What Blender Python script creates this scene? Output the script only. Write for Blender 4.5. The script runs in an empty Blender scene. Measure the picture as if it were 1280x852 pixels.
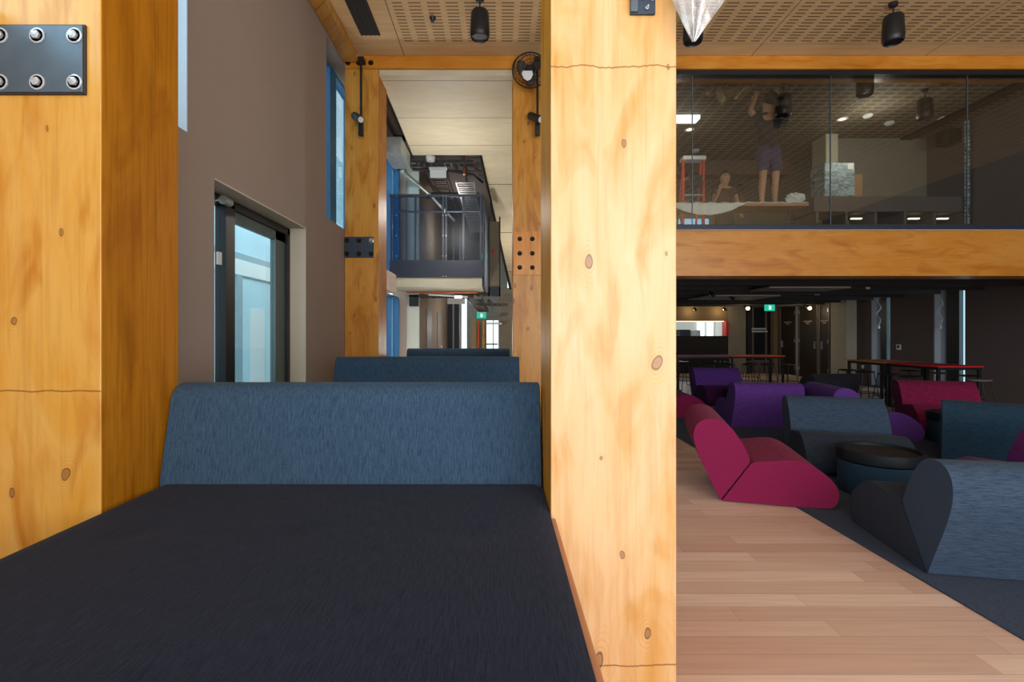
import bpy, bmesh, math, random
from mathutils import Vector, Matrix
random.seed(7)
col = bpy.context.scene.collection
PI = math.pi
CAMZ = 1.5

# ------------------------------------------------------------------ materials
class NT:
    def __init__(s, name):
        s.m = bpy.data.materials.new(name); s.m.use_nodes = True
        s.t = s.m.node_tree; s.t.nodes.clear()
        s.out = s.n('ShaderNodeOutputMaterial')
    def n(s, kind, **kw):
        nd = s.t.nodes.new(kind)
        for k, v in kw.items(): setattr(nd, k, v)
        return nd
    def l(s, a, b): s.t.links.new(a, b)
    def put(s, sock, v):
        if isinstance(v, bpy.types.NodeSocket): s.l(v, sock)
        else: sock.default_value = v
    def math(s, op, a, b=0.0, c=None):
        nd = s.n('ShaderNodeMath', operation=op)
        s.put(nd.inputs[0], a); s.put(nd.inputs[1], b)
        if c is not None: s.put(nd.inputs[2], c)
        return nd.outputs[0]
    def mix(s, f, a, b, mode='MIX'):
        nd = s.n('ShaderNodeMixRGB', blend_type=mode)
        s.put(nd.inputs[0], f)
        for i, v in ((1, a), (2, b)):
            s.put(nd.inputs[i], v if isinstance(v, bpy.types.NodeSocket) else (v[0], v[1], v[2], 1))
        return nd.outputs[0]
    def noise(s, vec, scale, detail=3, rough=.5, dist=0):
        nd = s.n('ShaderNodeTexNoise'); s.l(vec, nd.inputs['Vector'])
        nd.inputs['Scale'].default_value = scale; nd.inputs['Detail'].default_value = detail
        nd.inputs['Roughness'].default_value = rough; nd.inputs['Distortion'].default_value = dist
        return nd.outputs['Fac']
    def ramp(s, f, lo, hi):
        nd = s.n('ShaderNodeMapRange'); s.l(f, nd.inputs[0])
        nd.inputs[1].default_value = lo; nd.inputs[2].default_value = hi
        nd.clamp = True
        return nd.outputs[0]
    def mapv(s, vec, sc):
        nd = s.n('ShaderNodeMapping'); s.l(vec, nd.inputs[0]); nd.inputs['Scale'].default_value = sc
        return nd.outputs[0]
    def xyz(s, vec):
        nd = s.n('ShaderNodeSeparateXYZ'); s.l(vec, nd.inputs[0]); return nd.outputs
    def comb(s, x, y, z):
        nd = s.n('ShaderNodeCombineXYZ')
        for i, v in enumerate((x, y, z)): s.put(nd.inputs[i], v)
        return nd.outputs[0]
    def pos(s): return s.n('ShaderNodeNewGeometry').outputs['Position']
    def obj(s): return s.n('ShaderNodeTexCoord').outputs['Object']
    def bsdf(s, color, rough=.5, metal=0, spec=.5, bump=None, bstr=.2, bdist=.01, sheen=0, emit=None, estr=0, coat=0, alpha=None, trans=0):
        b = s.n('ShaderNodeBsdfPrincipled')
        s.put(b.inputs['Base Color'], color if isinstance(color, bpy.types.NodeSocket) else (*color, 1))
        s.put(b.inputs['Roughness'], rough); b.inputs['Metallic'].default_value = metal
        b.inputs['Specular IOR Level'].default_value = spec
        b.inputs['Sheen Weight'].default_value = sheen
        b.inputs['Coat Weight'].default_value = coat
        b.inputs['Transmission Weight'].default_value = trans
        if alpha is not None: s.put(b.inputs['Alpha'], alpha)
        if emit: b.inputs['Emission Color'].default_value = (*emit, 1); b.inputs['Emission Strength'].default_value = estr
        if bump is not None:
            bn = s.n('ShaderNodeBump'); bn.inputs['Strength'].default_value = bstr; bn.inputs['Distance'].default_value = bdist
            s.l(bump, bn.inputs['Height']); s.l(bn.outputs[0], b.inputs['Normal'])
        s.l(b.outputs[0], s.out.inputs[0])
        return s.m

def plain(name, c, rough=.5, metal=0, spec=.5, var=.12, scale=6, **kw):
    t = NT(name); f = t.noise(t.obj(), scale, 3)
    cc = t.mix(f, [max(0, x*(1-var)) for x in c], [min(1, x*(1+var)) for x in c])
    return t.bsdf(cc, rough, metal, spec, **kw)

def emis(name, c, s):
    t = NT(name); e = t.n('ShaderNodeEmission'); e.inputs[0].default_value = (*c, 1); e.inputs[1].default_value = s
    t.l(e.outputs[0], t.out.inputs[0]); return t.m

def timber(name, pale, mid, deep, axis='z', knots=True, cracks=(), rough=.32, palezone=None, stripes=False, spec=.45):
    t = NT(name); x, y, z = t.xyz(t.pos())
    if axis == 'z': u, v = t.math('ADD', x, y), z
    else: u, v = t.math('ADD', z, t.math('MULTIPLY', y, .6)), x
    p = t.comb(u, t.math('MULTIPLY', y, .3) if axis == 'z' else 0.0, v)
    wob = t.noise(t.mapv(p, (2.2, 1, .9)), 1.0, 3)
    broad = t.noise(t.mapv(p, (3.2, 1, .9)), 1.0, 4, .6, 1.2)
    c = t.mix(t.ramp(broad, .3, .7), pale, mid)
    b2 = t.noise(t.mapv(p, (5, 1, 1.4)), 1.3, 3, .5, .8)
    c = t.mix(t.math('MULTIPLY', t.ramp(b2, .50, .72), .9), c, deep)
    grain = t.noise(t.mapv(p, (85 if stripes else 45, 1, 2.0)), 1.0, 4, .6, .3)
    c = t.mix(t.math('MULTIPLY', t.ramp(grain, .48, .72), .55 if stripes else .28), c, [d*.62 for d in deep])
    if knots:
        vr = t.n('ShaderNodeTexVoronoi', voronoi_dimensions='2D')
        uu = t.math('ADD', t.math('MULTIPLY', u, 4.4), t.math('MULTIPLY', wob, .8))
        vv = t.math('ADD', t.math('MULTIPLY', v, 2.4), t.math('MULTIPLY', wob, .5))
        t.l(t.comb(uu, vv, 0.0), vr.inputs['Vector']); vr.inputs['Scale'].default_value = 1.0
        d = vr.outputs['Distance']
        nz = t.noise(t.mapv(p, (20, 1, 14)), 1.0, 2)
        d2 = t.math('ADD', d, t.math('MULTIPLY', t.math('SUBTRACT', nz, .5), .05))
        vc = t.n('ShaderNodeSeparateColor'); t.l(vr.outputs['Color'], vc.inputs[0])
        keep = t.math('GREATER_THAN', vc.outputs[1], .25)
        d2 = t.math('DIVIDE', d2, t.math('MULTIPLY_ADD', vc.outputs[0], .9, .35))
        core = t.math('MULTIPLY', keep, t.math('SUBTRACT', 1.0, t.ramp(d2, .035, .06)))
        rim = t.math('MULTIPLY', keep, 1.0); rim = t.math('MULTIPLY', rim, t.math('SUBTRACT', 1.0, t.ramp(t.math('ABSOLUTE', t.math('SUBTRACT', d2, .055)), .004, .016)))
        rings = t.math('MULTIPLY', t.math('MULTIPLY', keep, 1.0), t.math('MULTIPLY', t.math('SUBTRACT', 1.0, t.ramp(d2, .08, .26)), t.ramp(t.math('SINE', t.math('MULTIPLY', d2, 150)), .3, 1.0)))
        c = t.mix(t.math('MULTIPLY', rings, .30), c, [d_*.75 for d_ in deep])
        c = t.mix(t.math('MULTIPLY', core, .62), c, (.20, .07, .03))
        c = t.mix(t.math('MULTIPLY', rim, .75), c, (.10, .03, .01))
    for cz, amp in cracks:
        w = t.noise(t.comb(t.math('MULTIPLY', u, 7), 0.0, cz*3.7), 1.0, 4, .65)
        d = t.math('ABSOLUTE', t.math('SUBTRACT', v, t.math('ADD', t.math('MULTIPLY', t.math('SUBTRACT', w, .5), amp), cz)))
        c = t.mix(t.math('MULTIPLY', t.math('SUBTRACT', 1.0, t.ramp(d, .0008, .0045)), .85), c, (.2, .06, .012))
    return t.bsdf(c, rough, spec=.12 if stripes else spec, bump=grain, bstr=.06, bdist=.003)

def fabric(name, dark, light, scale=1.0, axis=(140, 14, 140)):
    t = NT(name); p = t.obj()
    a = t.noise(t.mapv(p, tuple(v*scale for v in axis)), 1.0, 3, .7)
    b = t.noise(p, 260*scale, 2, .6)
    c = t.mix(t.ramp(a, .30, .72), dark, light)
    c = t.mix(t.math('MULTIPLY', t.ramp(b, .45, .7), .3), c, [min(1, v*1.5+.004) for v in light])
    return t.bsdf(c, .95, spec=.08, sheen=.04, bump=b, bstr=.15, bdist=.002)

M = {}
LVLp, LVLm, LVLd = (.90, .56, .23), (.84, .43, .10), (.70, .26, .025)
M['timber_near'] = timber('yellow_varnished_timber', (.66, .37, .095), (.60, .27, .025), (.46, .15, .006), cracks=((1.272, .03),))
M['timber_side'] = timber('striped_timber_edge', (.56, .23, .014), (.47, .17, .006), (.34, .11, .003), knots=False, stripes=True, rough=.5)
M['timber_lit'] = timber('lit_varnished_timber', (.72, .49, .27), (.66, .38, .14), (.58, .25, .028), cracks=((2.572, .045), (.17, .03)))  # paler copy: daylight sheen on the centre column painted into the timber
M['timber_far'] = timber('amber_timber', (.66, .33, .07), (.58, .24, .025), (.40, .13, .008))
M['timber_beam'] = timber('amber_beam_timber', (.68, .30, .05), (.60, .22, .016), (.50, .15, .006), axis='x', knots=False)
M['timber_band'] = timber('orange_beam_timber', (.58, .26, .05), (.52, .20, .018), (.40, .12, .006), axis='x', knots=False)
M['timber_inset'] = timber('inset_timber', (.75, .33, .07), (.68, .25, .03), (.58, .2, .02), knots=False)
M['wall'] = plain('taupe_wall_paint', (.385, .315, .275), .85, spec=.2, var=.04, scale=1.5)
M['reveal'] = plain('cream_reveal', (.62, .57, .46), .8, spec=.2, var=.04)
M['blue_reveal'] = plain('pale_blue_reveal', (.48, .54, .62), .7, var=.04)
M['dark_wall'] = plain('dark_brown_wall', (.135, .108, .104), .8, spec=.25, var=.06, scale=1.5)
M['upper_wall'] = plain('grey_plaster_wall', (.22, .20, .16), .85, var=.05)
M['beam_brown'] = plain('dark_brown_beam', (.07, .035, .022), .7)
M['brown_wall'] = plain('brown_plaster_wall', (.22, .15, .085), .8, var=.12, scale=1.5)
M['concrete'] = plain('bare_concrete', (.27, .24, .19), .85, var=.25, scale=3)
M['concrete_pale'] = plain('pale_concrete', (.50, .47, .36), .8, var=.15, scale=3)
M['white_wall'] = plain('white_painted_wall', (.66, .68, .60), .8, var=.05)
M['black_metal'] = plain('black_powder_coat', (.012, .012, .014), .42, .0, .5)
M['navy_steel'] = plain('dark_navy_steel', (.022, .030, .050), .45, .2)
M['steel_plate'] = plain('blue_grey_steel_plate', (.10, .135, .17), .38, .35, var=.35, scale=7)
M['plate_edge'] = plain('dark_plate_edge', (.03, .02, .02), .6)
M['dark_plate'] = plain('dark_bolted_plate', (.035, .055, .085), .5, .3, var=.3)
M['chrome'] = plain('zinc_bolt_metal', (.80, .82, .85), .25, .6)
M['clear_cap'] = plain('clear_capped_bolt', (.50, .52, .55), .15, .25, var=.5, scale=60)
M['greyblue_shaded'] = fabric('grey_blue_wool_shaded', (.015, .021, .034), (.036, .050, .075))  # the grey-blue wool again, darkened: shade on the seats painted into the colour
M['blackbolt'] = plain('black_bolt_metal', (.025, .018, .015), .5, .4)
M['galv'] = plain('galvanised_metal', (.45, .47, .45), .4, .7, var=.25, scale=9)
M['dark_services'] = plain('dark_services_metal', (.06, .055, .05), .6, .3, var=.4, scale=9)
M['copper'] = plain('copper_pipe_metal', (.40, .13, .07), .4, .6)
M['white_bolt_face'] = M['chrome']
M['black_soffit'] = plain('black_soffit_paint', (.016, .014, .013), .8, var=.2)
M['baffle'] = plain('dark_baffle', (.030, .026, .024), .7, var=.2)
M['white'] = plain('white_plastic', (.75, .76, .76), .5, var=.04)
M['offwhite'] = plain('off_white_panel', (.42, .38, .34), .7, var=.04)
M['darkbrown_door'] = plain('dark_brown_door_leaf', (.030, .021, .014), .45, var=.15)
M['door_frame'] = plain('grey_brown_door_frame', (.15, .125, .10), .6)
M['carpet'] = fabric('navy_carpet_pile', (.022, .031, .056), (.055, .075, .120), 1.0, (90, 90, 90))
M['blue_frame'] = plain('blue_window_frame', (.04, .17, .36), .4, var=.08)
M['teal_frame'] = plain('grey_green_window_frame', (.12, .17, .17), .4, .3)
M['magenta'] = fabric('magenta_wool', (.125, .008, .034), (.31, .022, .100))
M['purple'] = fabric('purple_wool', (.062, .022, .150), (.160, .058, .320))
M['plum'] = fabric('plum_wool', (.045, .008, .045), (.10, .015, .10))
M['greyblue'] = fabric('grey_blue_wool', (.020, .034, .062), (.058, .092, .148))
M['navy'] = fabric('navy_teal_wool', (.010, .026, .048), (.028, .062, .100))
M['charcoal'] = fabric('charcoal_wool', (.014, .014, .018), (.034, .034, .042))
M['bed_top'] = fabric('navy_weave_shaded', (.005, .007, .018), (.020, .024, .046), 1.0, (210, 14, 60))  # same weave as the backrest, painted darker for how the light falls
M['bed_back'] = fabric('navy_weave_blue_lit', (.016, .036, .068), (.050, .092, .150), 1.0, (210, 60, 14))  # same weave as the mattress, bluish light painted into the colour
M['bed_wood'] = plain('reddish_timber_trim', (.50, .22, .11), .5, var=.2, scale=5)
M['table_black'] = plain('black_table_lacquer', (.010, .013, .018), .5, 0, .2)
M['tray'] = plain('dark_tray_surface', (.028, .024, .021), .4)
M['red_top'] = plain('red_laminate', (.75, .015, .03), .7, var=.03)
M['orange_top'] = plain('orange_laminate', (.75, .28, .05), .7, var=.03)
M['redorange_top'] = plain('vivid_orange_laminate', (.90, .10, .012), .7, var=.03)
M['purple_top'] = plain('mauve_laminate', (.34, .10, .25), .75, var=.03)
M['stool_seat'] = plain('dark_stool_seat', (.03, .027, .025), .5)
M['stool_pale'] = plain('pale_stool_seat', (.35, .36, .36), .4)
M['exit_green'] = emis('green_exit_light', (.02, .50, .33), 1.1)
M['exit_white'] = emis('white_exit_mark', (.8, 1, .9), 1.3)
M['warm_bulb'] = emis('warm_lamp_glow', (1, .72, .42), 14)
M['warm_strip'] = emis('warm_strip_glow', (1, .80, .50), 3)
M['day_white'] = emis('daylight_screen', (.85, .95, 1), 1.6)
M['day_blue'] = emis('blue_daylit_glazing', (.35, .62, .95), .9)
M['lamp_cool'] = emis('cool_lamp_glow', (.9, .95, 1), 2.0)
M['skin'] = plain('skin', (.50, .26, .15), .55, var=.06)
M['hair'] = plain('dark_hair', (.02, .012, .01), .6)
M['shirt'] = plain('black_shirt_cloth', (.028, .022, .024), .9)
M['shorts'] = plain('navy_shorts_cloth', (.045, .04, .11), .9)
M['brown_shirt'] = plain('brown_shirt_cloth', (.07, .035, .03), .9)
M['red_rail'] = plain('red_ladder_paint', (.60, .05, .02), .45)
M['sheet'] = plain('white_drop_cloth', (.75, .75, .72), .9, var=.08, scale=20)
M['cardboard'] = plain('tan_board', (.42, .24, .12), .8)
M['facade'] = plain('pale_blue_facade', (.62, .84, .92), .6, var=.12, scale=1)
M['facade_white'] = plain('white_facade_band', (.95, .95, .92), .6, var=.02)
M['facade_grey'] = plain('grey_facade_band', (.36, .48, .52), .6, var=.1)
M['red_post'] = plain('red_post_paint', (.60, .02, .015), .5)

def m_wrap():
    t = NT('blue_plastic_wrap'); f = t.noise(t.mapv(t.obj(), (6, 6, 12)), 1, 4, .6, 2)
    return t.bsdf(t.mix(t.ramp(f, .35, .65), (.12, .20, .24), (.50, .60, .62)), .25, bump=f, bstr=.6, bdist=.03)
M['wrap'] = m_wrap()
def m_bag():
    t = NT('clear_plastic_sheet'); f = t.noise(t.mapv(t.obj(), (9, 9, 5)), 1, 4, .6, 2)
    tr = t.n('ShaderNodeBsdfTransparent'); g = t.n('ShaderNodeBsdfGlossy'); g.inputs[1].default_value = .25
    d = t.n('ShaderNodeBsdfDiffuse'); d.inputs[0].default_value = (.9, .88, .86, 1)
    a = t.n('ShaderNodeAddShader'); 
    m2 = t.n('ShaderNodeMixShader'); m2.inputs[0].default_value = .35; t.l(d.outputs[0], m2.inputs[1]); t.l(g.outputs[0], m2.inputs[2])
    m1 = t.n('ShaderNodeMixShader'); t.l(t.math('MULTIPLY_ADD', t.ramp(f, .4, .7), .55, .18), m1.inputs[0])
    t.t.nodes.remove(a)
    t.l(tr.outputs[0], m1.inputs[1]); t.l(m2.outputs[0], m1.inputs[2]); t.l(m1.outputs[0], t.out.inputs[0]); return t.m
M['bag'] = m_bag()
M['tan_reflection'] = plain('tan_reflection_film', (.34, .25, .14), .3, var=.5, scale=14)
def m_glass(name, tint, base=.05, k=1.0, rough=0.0):
    t = NT(name); ge = t.n('ShaderNodeNewGeometry'); dp = t.n('ShaderNodeVectorMath', operation='DOT_PRODUCT')
    t.l(ge.outputs['Incoming'], dp.inputs[0]); t.l(ge.outputs['True Normal'], dp.inputs[1])
    fr = t.math('POWER', t.math('SUBTRACT', 1.0, t.math('ABSOLUTE', dp.outputs['Value'])), 4.0)
    tr = t.n('ShaderNodeBsdfTransparent'); tr.inputs[0].default_value = (*tint, 1)
    g = t.n('ShaderNodeBsdfGlossy'); g.inputs[1].default_value = rough
    m = t.n('ShaderNodeMixShader'); t.l(t.math('MULTIPLY_ADD', fr, k, base), m.inputs[0])
    t.l(tr.outputs[0], m.inputs[1]); t.l(g.outputs[0], m.inputs[2]); t.l(m.outputs[0], t.out.inputs[0]); return t.m
M['glass'] = m_glass('balcony_glass', (.86, .88, .86), .08, .9)
M['win_glass'] = m_glass('window_glass', (.80, .93, .97), .04)
M['mesh_panel'] = m_glass('perforated_mesh', (.60, .64, .72), .01, .1, .4)

def m_ceiling():
    t = NT('perforated_plywood_ceiling'); x, y, z = t.xyz(t.pos())
    p = t.comb(x, y, 0.0)
    g = t.noise(t.mapv(p, (1.6, 16, 1)), 1.0, 4, .6, .6)
    pan = t.math('FRACT', t.math('DIVIDE', t.math('ADD', x, 1.27+2.29*4), 2.29))
    c = t.mix(t.ramp(g, .3, .75), (.82, .58, .31), (.70, .46, .22))
    fx = t.math('FRACT', t.math('DIVIDE', t.math('ADD', x, 20.0), .2082))
    fy = t.math('FRACT', t.math('DIVIDE', t.math('ADD', y, 20.0), .0595))
    def band(v, lo, hi, e): return t.math('MULTIPLY', t.ramp(v, lo-e, lo+e), t.math('SUBTRACT', 1.0, t.ramp(v, hi-e, hi+e)))
    m = t.math('MULTIPLY', band(fx, .15, .82, .02), band(fy, .34, .66, .06))
    m = t.math('MULTIPLY', m, t.math('LESS_THAN', y, 6.24))
    m = t.math('MULTIPLY', m, t.math('GREATER_THAN', x, -1.2))
    m = t.math('MULTIPLY', m, band(pan, .03, .975, .001))
    c = t.mix(t.math('MULTIPLY', m, .85), c, (.11, .055, .022))
    seam = t.math('ADD', t.math('LESS_THAN', pan, .0045), t.math('LESS_THAN', t.math('ABSOLUTE', t.math('SUBTRACT', t.math('FRACT', t.math('DIVIDE', t.math('ADD', y, 14.0-6.27+0.0), 3.5)), .0)), .001))
    c = t.mix(t.math('MULTIPLY', t.math('MINIMUM', seam, 1.0), .8), c, (.03, .02, .012))
    return t.bsdf(c, .7, spec=.25)
M['ceiling'] = m_ceiling()
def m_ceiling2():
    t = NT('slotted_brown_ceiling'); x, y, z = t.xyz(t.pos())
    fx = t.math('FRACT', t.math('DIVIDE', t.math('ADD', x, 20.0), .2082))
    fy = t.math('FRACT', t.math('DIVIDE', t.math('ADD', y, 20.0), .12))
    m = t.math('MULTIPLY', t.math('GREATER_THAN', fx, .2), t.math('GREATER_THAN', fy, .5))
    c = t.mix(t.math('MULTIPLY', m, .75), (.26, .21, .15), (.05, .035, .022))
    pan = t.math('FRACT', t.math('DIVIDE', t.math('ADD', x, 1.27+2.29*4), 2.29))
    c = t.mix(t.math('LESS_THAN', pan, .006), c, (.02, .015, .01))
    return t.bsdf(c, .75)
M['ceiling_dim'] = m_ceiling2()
def m_ply(name, seam_pitch, off):
    t = NT(name); x, y, z = t.xyz(t.pos())
    g = t.noise(t.mapv(t.comb(x, y, z), (2, 7, 7)), 1.0, 4, .6, .8)
    c = t.mix(t.ramp(g, .3, .75), (.66, .58, .42), (.58, .49, .33))
    s = t.math('FRACT', t.math('DIVIDE', t.math('ADD', y, off), seam_pitch))
    c = t.mix(t.math('LESS_THAN', s, .012), c, (.12, .09, .05))
    return t.bsdf(c, .6)
M['ply'] = m_ply('pale_plywood_lining', 1.15, 20*1.15-7.85)
def m_floor():
    t = NT('pink_timber_floorboards'); x, y, z = t.xyz(t.pos())
    b = t.n('ShaderNodeTexBrick', offset=.37, offset_frequency=2, squash=.8, squash_frequency=3)
    t.l(t.comb(t.math('ADD', x, 3.3), t.math('ADD', y, 10.055), 0.0), b.inputs['Vector'])
    b.inputs['Scale'].default_value = 1; b.inputs['Brick Width'].default_value = 1.9; b.inputs['Row Height'].default_value = .136
    b.inputs['Mortar Size'].default_value = .0012; b.inputs['Mortar Smooth'].default_value = .3; b.inputs['Bias'].default_value = -.1
    b.inputs['Color1'].default_value = (.86, .64, .52, 1); b.inputs['Color2'].default_value = (.62, .38, .29, 1); b.inputs['Mortar'].default_value = (.38, .21, .15, 1)
    g = t.noise(t.mapv(t.comb(x, y, 0.0), (1.6, 34, 1)), 1.0, 5, .6, .4)
    c = t.mix(t.math('MULTIPLY', t.ramp(g, .4, .75), .35), b.outputs['Color'], (.46, .25, .17))
    return t.bsdf(c, .42, spec=.4, bump=g, bstr=.04, bdist=.003)
M['floor'] = m_floor()

# ------------------------------------------------------------------ mesh helpers
class MB:
    def __init__(s): s.bm = bmesh.new()
    def box(s, x0, x1, y0, y1, z0, z1, rot=None, ctr=None):
        vs = bmesh.ops.create_cube(s.bm, size=1)['verts']
        c = Vector(((x0+x1)/2, (y0+y1)/2, (z0+z1)/2))
        for v in vs:
            v.co = Vector((v.co.x*(x1-x0), v.co.y*(y1-y0), v.co.z*(z1-z0)))
            if rot is not None: v.co = rot @ v.co
            v.co += c
        return s
    def tube(s, pts, r, seg=8, cap=True, r2=None):
        pts = [Vector(p) for p in pts]; rings = []
        n = len(pts); up = None
        for i, p in enumerate(pts):
            d = (pts[min(i+1, n-1)]-pts[max(i-1, 0)]).normalized()
            if up is None: up = Vector((0, 0, 1)) if abs(d.z) < .9 else Vector((0, 1, 0))
            a = d.cross(up).normalized(); b = a.cross(d).normalized(); up = b
            rr = r if r2 is None else r+(r2-r)*i/(n-1)
            rings.append([s.bm.verts.new(p+(a*math.cos(2*PI*k/seg)+b*math.sin(2*PI*k/seg))*rr) for k in range(seg)])
        for A, B in zip(rings, rings[1:]):
            for k in range(seg): s.bm.faces.new((A[k], A[(k+1) % seg], B[(k+1) % seg], B[k]))
        if cap: s.bm.faces.new(rings[0][::-1]); s.bm.faces.new(rings[-1])
        return s
    def lathe(s, prof, seg=32, c=(0, 0, 0), mat=None):
        c = Vector(c); rings = []
        for r, z in prof:
            if r < 1e-6: rings.append([s.bm.verts.new(c+((mat @ Vector((0, 0, z))) if mat else Vector((0, 0, z))))])
            else:
                ring = []
                for k in range(seg):
                    v = Vector((r*math.cos(2*PI*k/seg), r*math.sin(2*PI*k/seg), z))
                    ring.append(s.bm.verts.new(c+(mat @ v if mat else v)))
                rings.append(ring)
        for A, B in zip(rings, rings[1:]):
            for k in range(seg):
                k2 = (k+1) % seg
                if len(A) == 1 and len(B) == 1: continue
                if len(A) == 1: s.bm.faces.new((A[0], B[k2], B[k]))
                elif len(B) == 1: s.bm.faces.new((A[k], A[k2], B[0]))
                else: s.bm.faces.new((A[k], A[k2], B[k2], B[k]))
        return s
    def prism(s, poly, y0, y1, plane='xz'):
        def P(a, b, t):
            return {'xz': (a, t, b), 'yz': (t, a, b), 'xy': (a, b, t)}[plane]
        A = [s.bm.verts.new(P(a, b, y0)) for a, b in poly]; B = [s.bm.verts.new(P(a, b, y1)) for a, b in poly]
        n = len(poly); s.bm.faces.new(A); s.bm.faces.new(B[::-1])
        for k in range(n): s.bm.faces.new((A[k], B[k], B[(k+1) % n], A[(k+1) % n]))
        return s
    def quad(s, *pts):
        s.bm.faces.new([s.bm.verts.new(p) for p in pts]); return s
    def build(s, name, mat, parent=None, bevel=0, seg=2, smooth=False, loc=None):
        bmesh.ops.recalc_face_normals(s.bm, faces=s.bm.faces)
        me = bpy.data.meshes.new(name)
        if parent is None:
            if loc is None:
                xs = [v.co.x for v in s.bm.verts]; ys = [v.co.y for v in s.bm.verts]; zs = [v.co.z for v in s.bm.verts]
                loc = Vector(((min(xs)+max(xs))/2, (min(ys)+max(ys))/2, min(zs)))
            for v in s.bm.verts: v.co -= Vector(loc)
        for f in s.bm.faces: f.smooth = smooth
        s.bm.to_mesh(me); s.bm.free()
        o = bpy.data.objects.new(name, me); col.objects.link(o)
        me.materials.append(M[mat] if isinstance(mat, str) else mat)
        if parent is not None: o.parent = parent
        else: o.location = loc
        if bevel:
            b = o.modifiers.new('bevel', 'BEVEL'); b.width = bevel; b.segments = seg; b.limit_method = 'ANGLE'; b.angle_limit = .6
            for p in me.polygons: p.use_smooth = True
            w = o.modifiers.new('wn', 'WEIGHTED_NORMAL')
        elif smooth:
            try: me.set_sharp_from_angle(angle=.7)
            except Exception: pass
        return o

def tag(o, label=None, cat=None, group=None, kind=None):
    if label: o['label'] = label
    if cat: o['category'] = cat
    if group: o['group'] = group
    if kind: o['kind'] = kind
    return o
def root(name, loc, label, cat, rz=0, group=None):
    o = bpy.data.objects.new(name, None); col.objects.link(o); o.empty_display_size = .1
    o.location = loc; o.rotation_euler = (0, 0, rz)
    return tag(o, label, cat, group)
def struct(name, mb, mat, bevel=0): return tag(mb.build(name, mat, bevel=bevel), kind='structure')
def kids(o): return [c for c in bpy.data.objects if c.parent == o]
def copy_tree(o, parent=None):
    c = o.copy(); col.objects.link(c); c.parent = parent
    for ch in kids(o): copy_tree(ch, c)
    return c
def dup(o, loc, rz, label, group=None):
    c = copy_tree(o); c.location = loc; c.rotation_euler = (0, 0, rz); c['label'] = label
    if group: c['group'] = group
    return c
def fillet(pts, n=8):
    out = []; N = len(pts)
    for i, (x, y, r) in enumerate(pts):
        p = Vector((x, y)); a = Vector(pts[i-1][:2]); b = Vector(pts[(i+1) % N][:2])
        if r <= 0: out.append((x, y)); continue
        ra = min(r, (a-p).length*.49); rb = min(r, (b-p).length*.49)
        A = p+(a-p).normalized()*ra; B = p+(b-p).normalized()*rb
        for k in range(n+1):
            t = k/n; q = A*(1-t)**2+p*2*t*(1-t)+B*t*t; out.append((q.x, q.y))
    return out

# ------------------------------------------------------------------ the room
struct('floor', MB().box(-2.6, 11, -4.2, 26, -.12, 0), 'floor')
tag(MB().box(2.56, 7.5, -3, 9.9, .001, .010).build('carpet', 'carpet'), 'dark navy carpet under the lounge chairs beside the pink floorboards', 'carpet')
# left wall with openings
w = MB()
X0, X1 = -2.35, -2.05
def wl(y0, y1, z0, z1): w.box(X0, X1, y0, y1, z0, z1)
wl(-4.2, -3.4, 0, 5.3); wl(-3.4, 3.25, 0, 2.82); wl(-3.4, 3.25, 5.02, 5.3)
wl(3.25, 3.56, 0, 5.3); wl(3.56, 5.23, 0, .25); wl(3.56, 5.23, 2.615, 5.3)
wl(5.23, 5.86, 0, 5.3); wl(5.86, 8.3, 0, 2.875); wl(5.86, 8.3, 5.02, 5.3)
wl(8.3, 8.75, 0, 5.3); wl(8.75, 10.85, 0, .25); wl(8.75, 10.85, 5.1, 5.3); wl(8.75, 9.79, 2.3, 2.66); wl(10.85, 11.0, 0, 5.3)
struct('wall_left', w, 'wall')
# window reveals (linings)
r = MB(); r.box(-2.24, -2.046, 5.222, 5.234, .25, 2.62); r.box(-2.24, -2.046, 3.56, 5.234, 2.606, 2.618)
struct('trim_1', r, 'reveal')
struct('trim_2', MB().box(-2.34, -2.046, 3.240, 3.252, 2.82, 5.02), 'blue_reveal')
# window 1 (door height, low)
wn = root('window_1', (-2.25, 4.4, .25), None, None); wn['kind'] = 'structure'
def L(mb_fn): return mb_fn
def wbox(mb, x0, x1, y0, y1, z0, z1, o): mb.box(x0-o[0], x1-o[0], y0-o[1], y1-o[1], z0-o[2], z1-o[2]); return mb
o1 = (-2.25, 4.4, .25)
fm = MB()
wbox(fm, -2.30, -2.21, 3.56, 5.225, 2.53, 2.60, o1); wbox(fm, -2.30, -2.21, 5.16, 5.225, .25, 2.6, o1)
wbox(fm, -2.30, -2.21, 4.0, 4.14, .25, 2.6, o1); wbox(fm, -2.30, -2.21, 3.56, 3.62, .25, 2.6, o1); wbox(fm, -2.30, -2.21, 3.56, 5.22, .25, .32, o1)
fm.build('window_frame', 'black_metal', wn, .004)
fm = MB(); wbox(fm, -2.29, -2.235, 4.94, 5.16, .3, 2.53, o1); wbox(fm, -2.29, -2.235, 4.14, 5.16, 2.44, 2.53, o1); fm.build('inner_frame', 'teal_frame', wn, .003)
fm = MB(); wbox(fm, -2.262, -2.254, 4.14, 4.94, .3, 2.46, o1); wbox(fm, -2.262, -2.254, 3.62, 4.0, .3, 2.53, o1); fm.build('pane', 'win_glass', wn)
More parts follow.
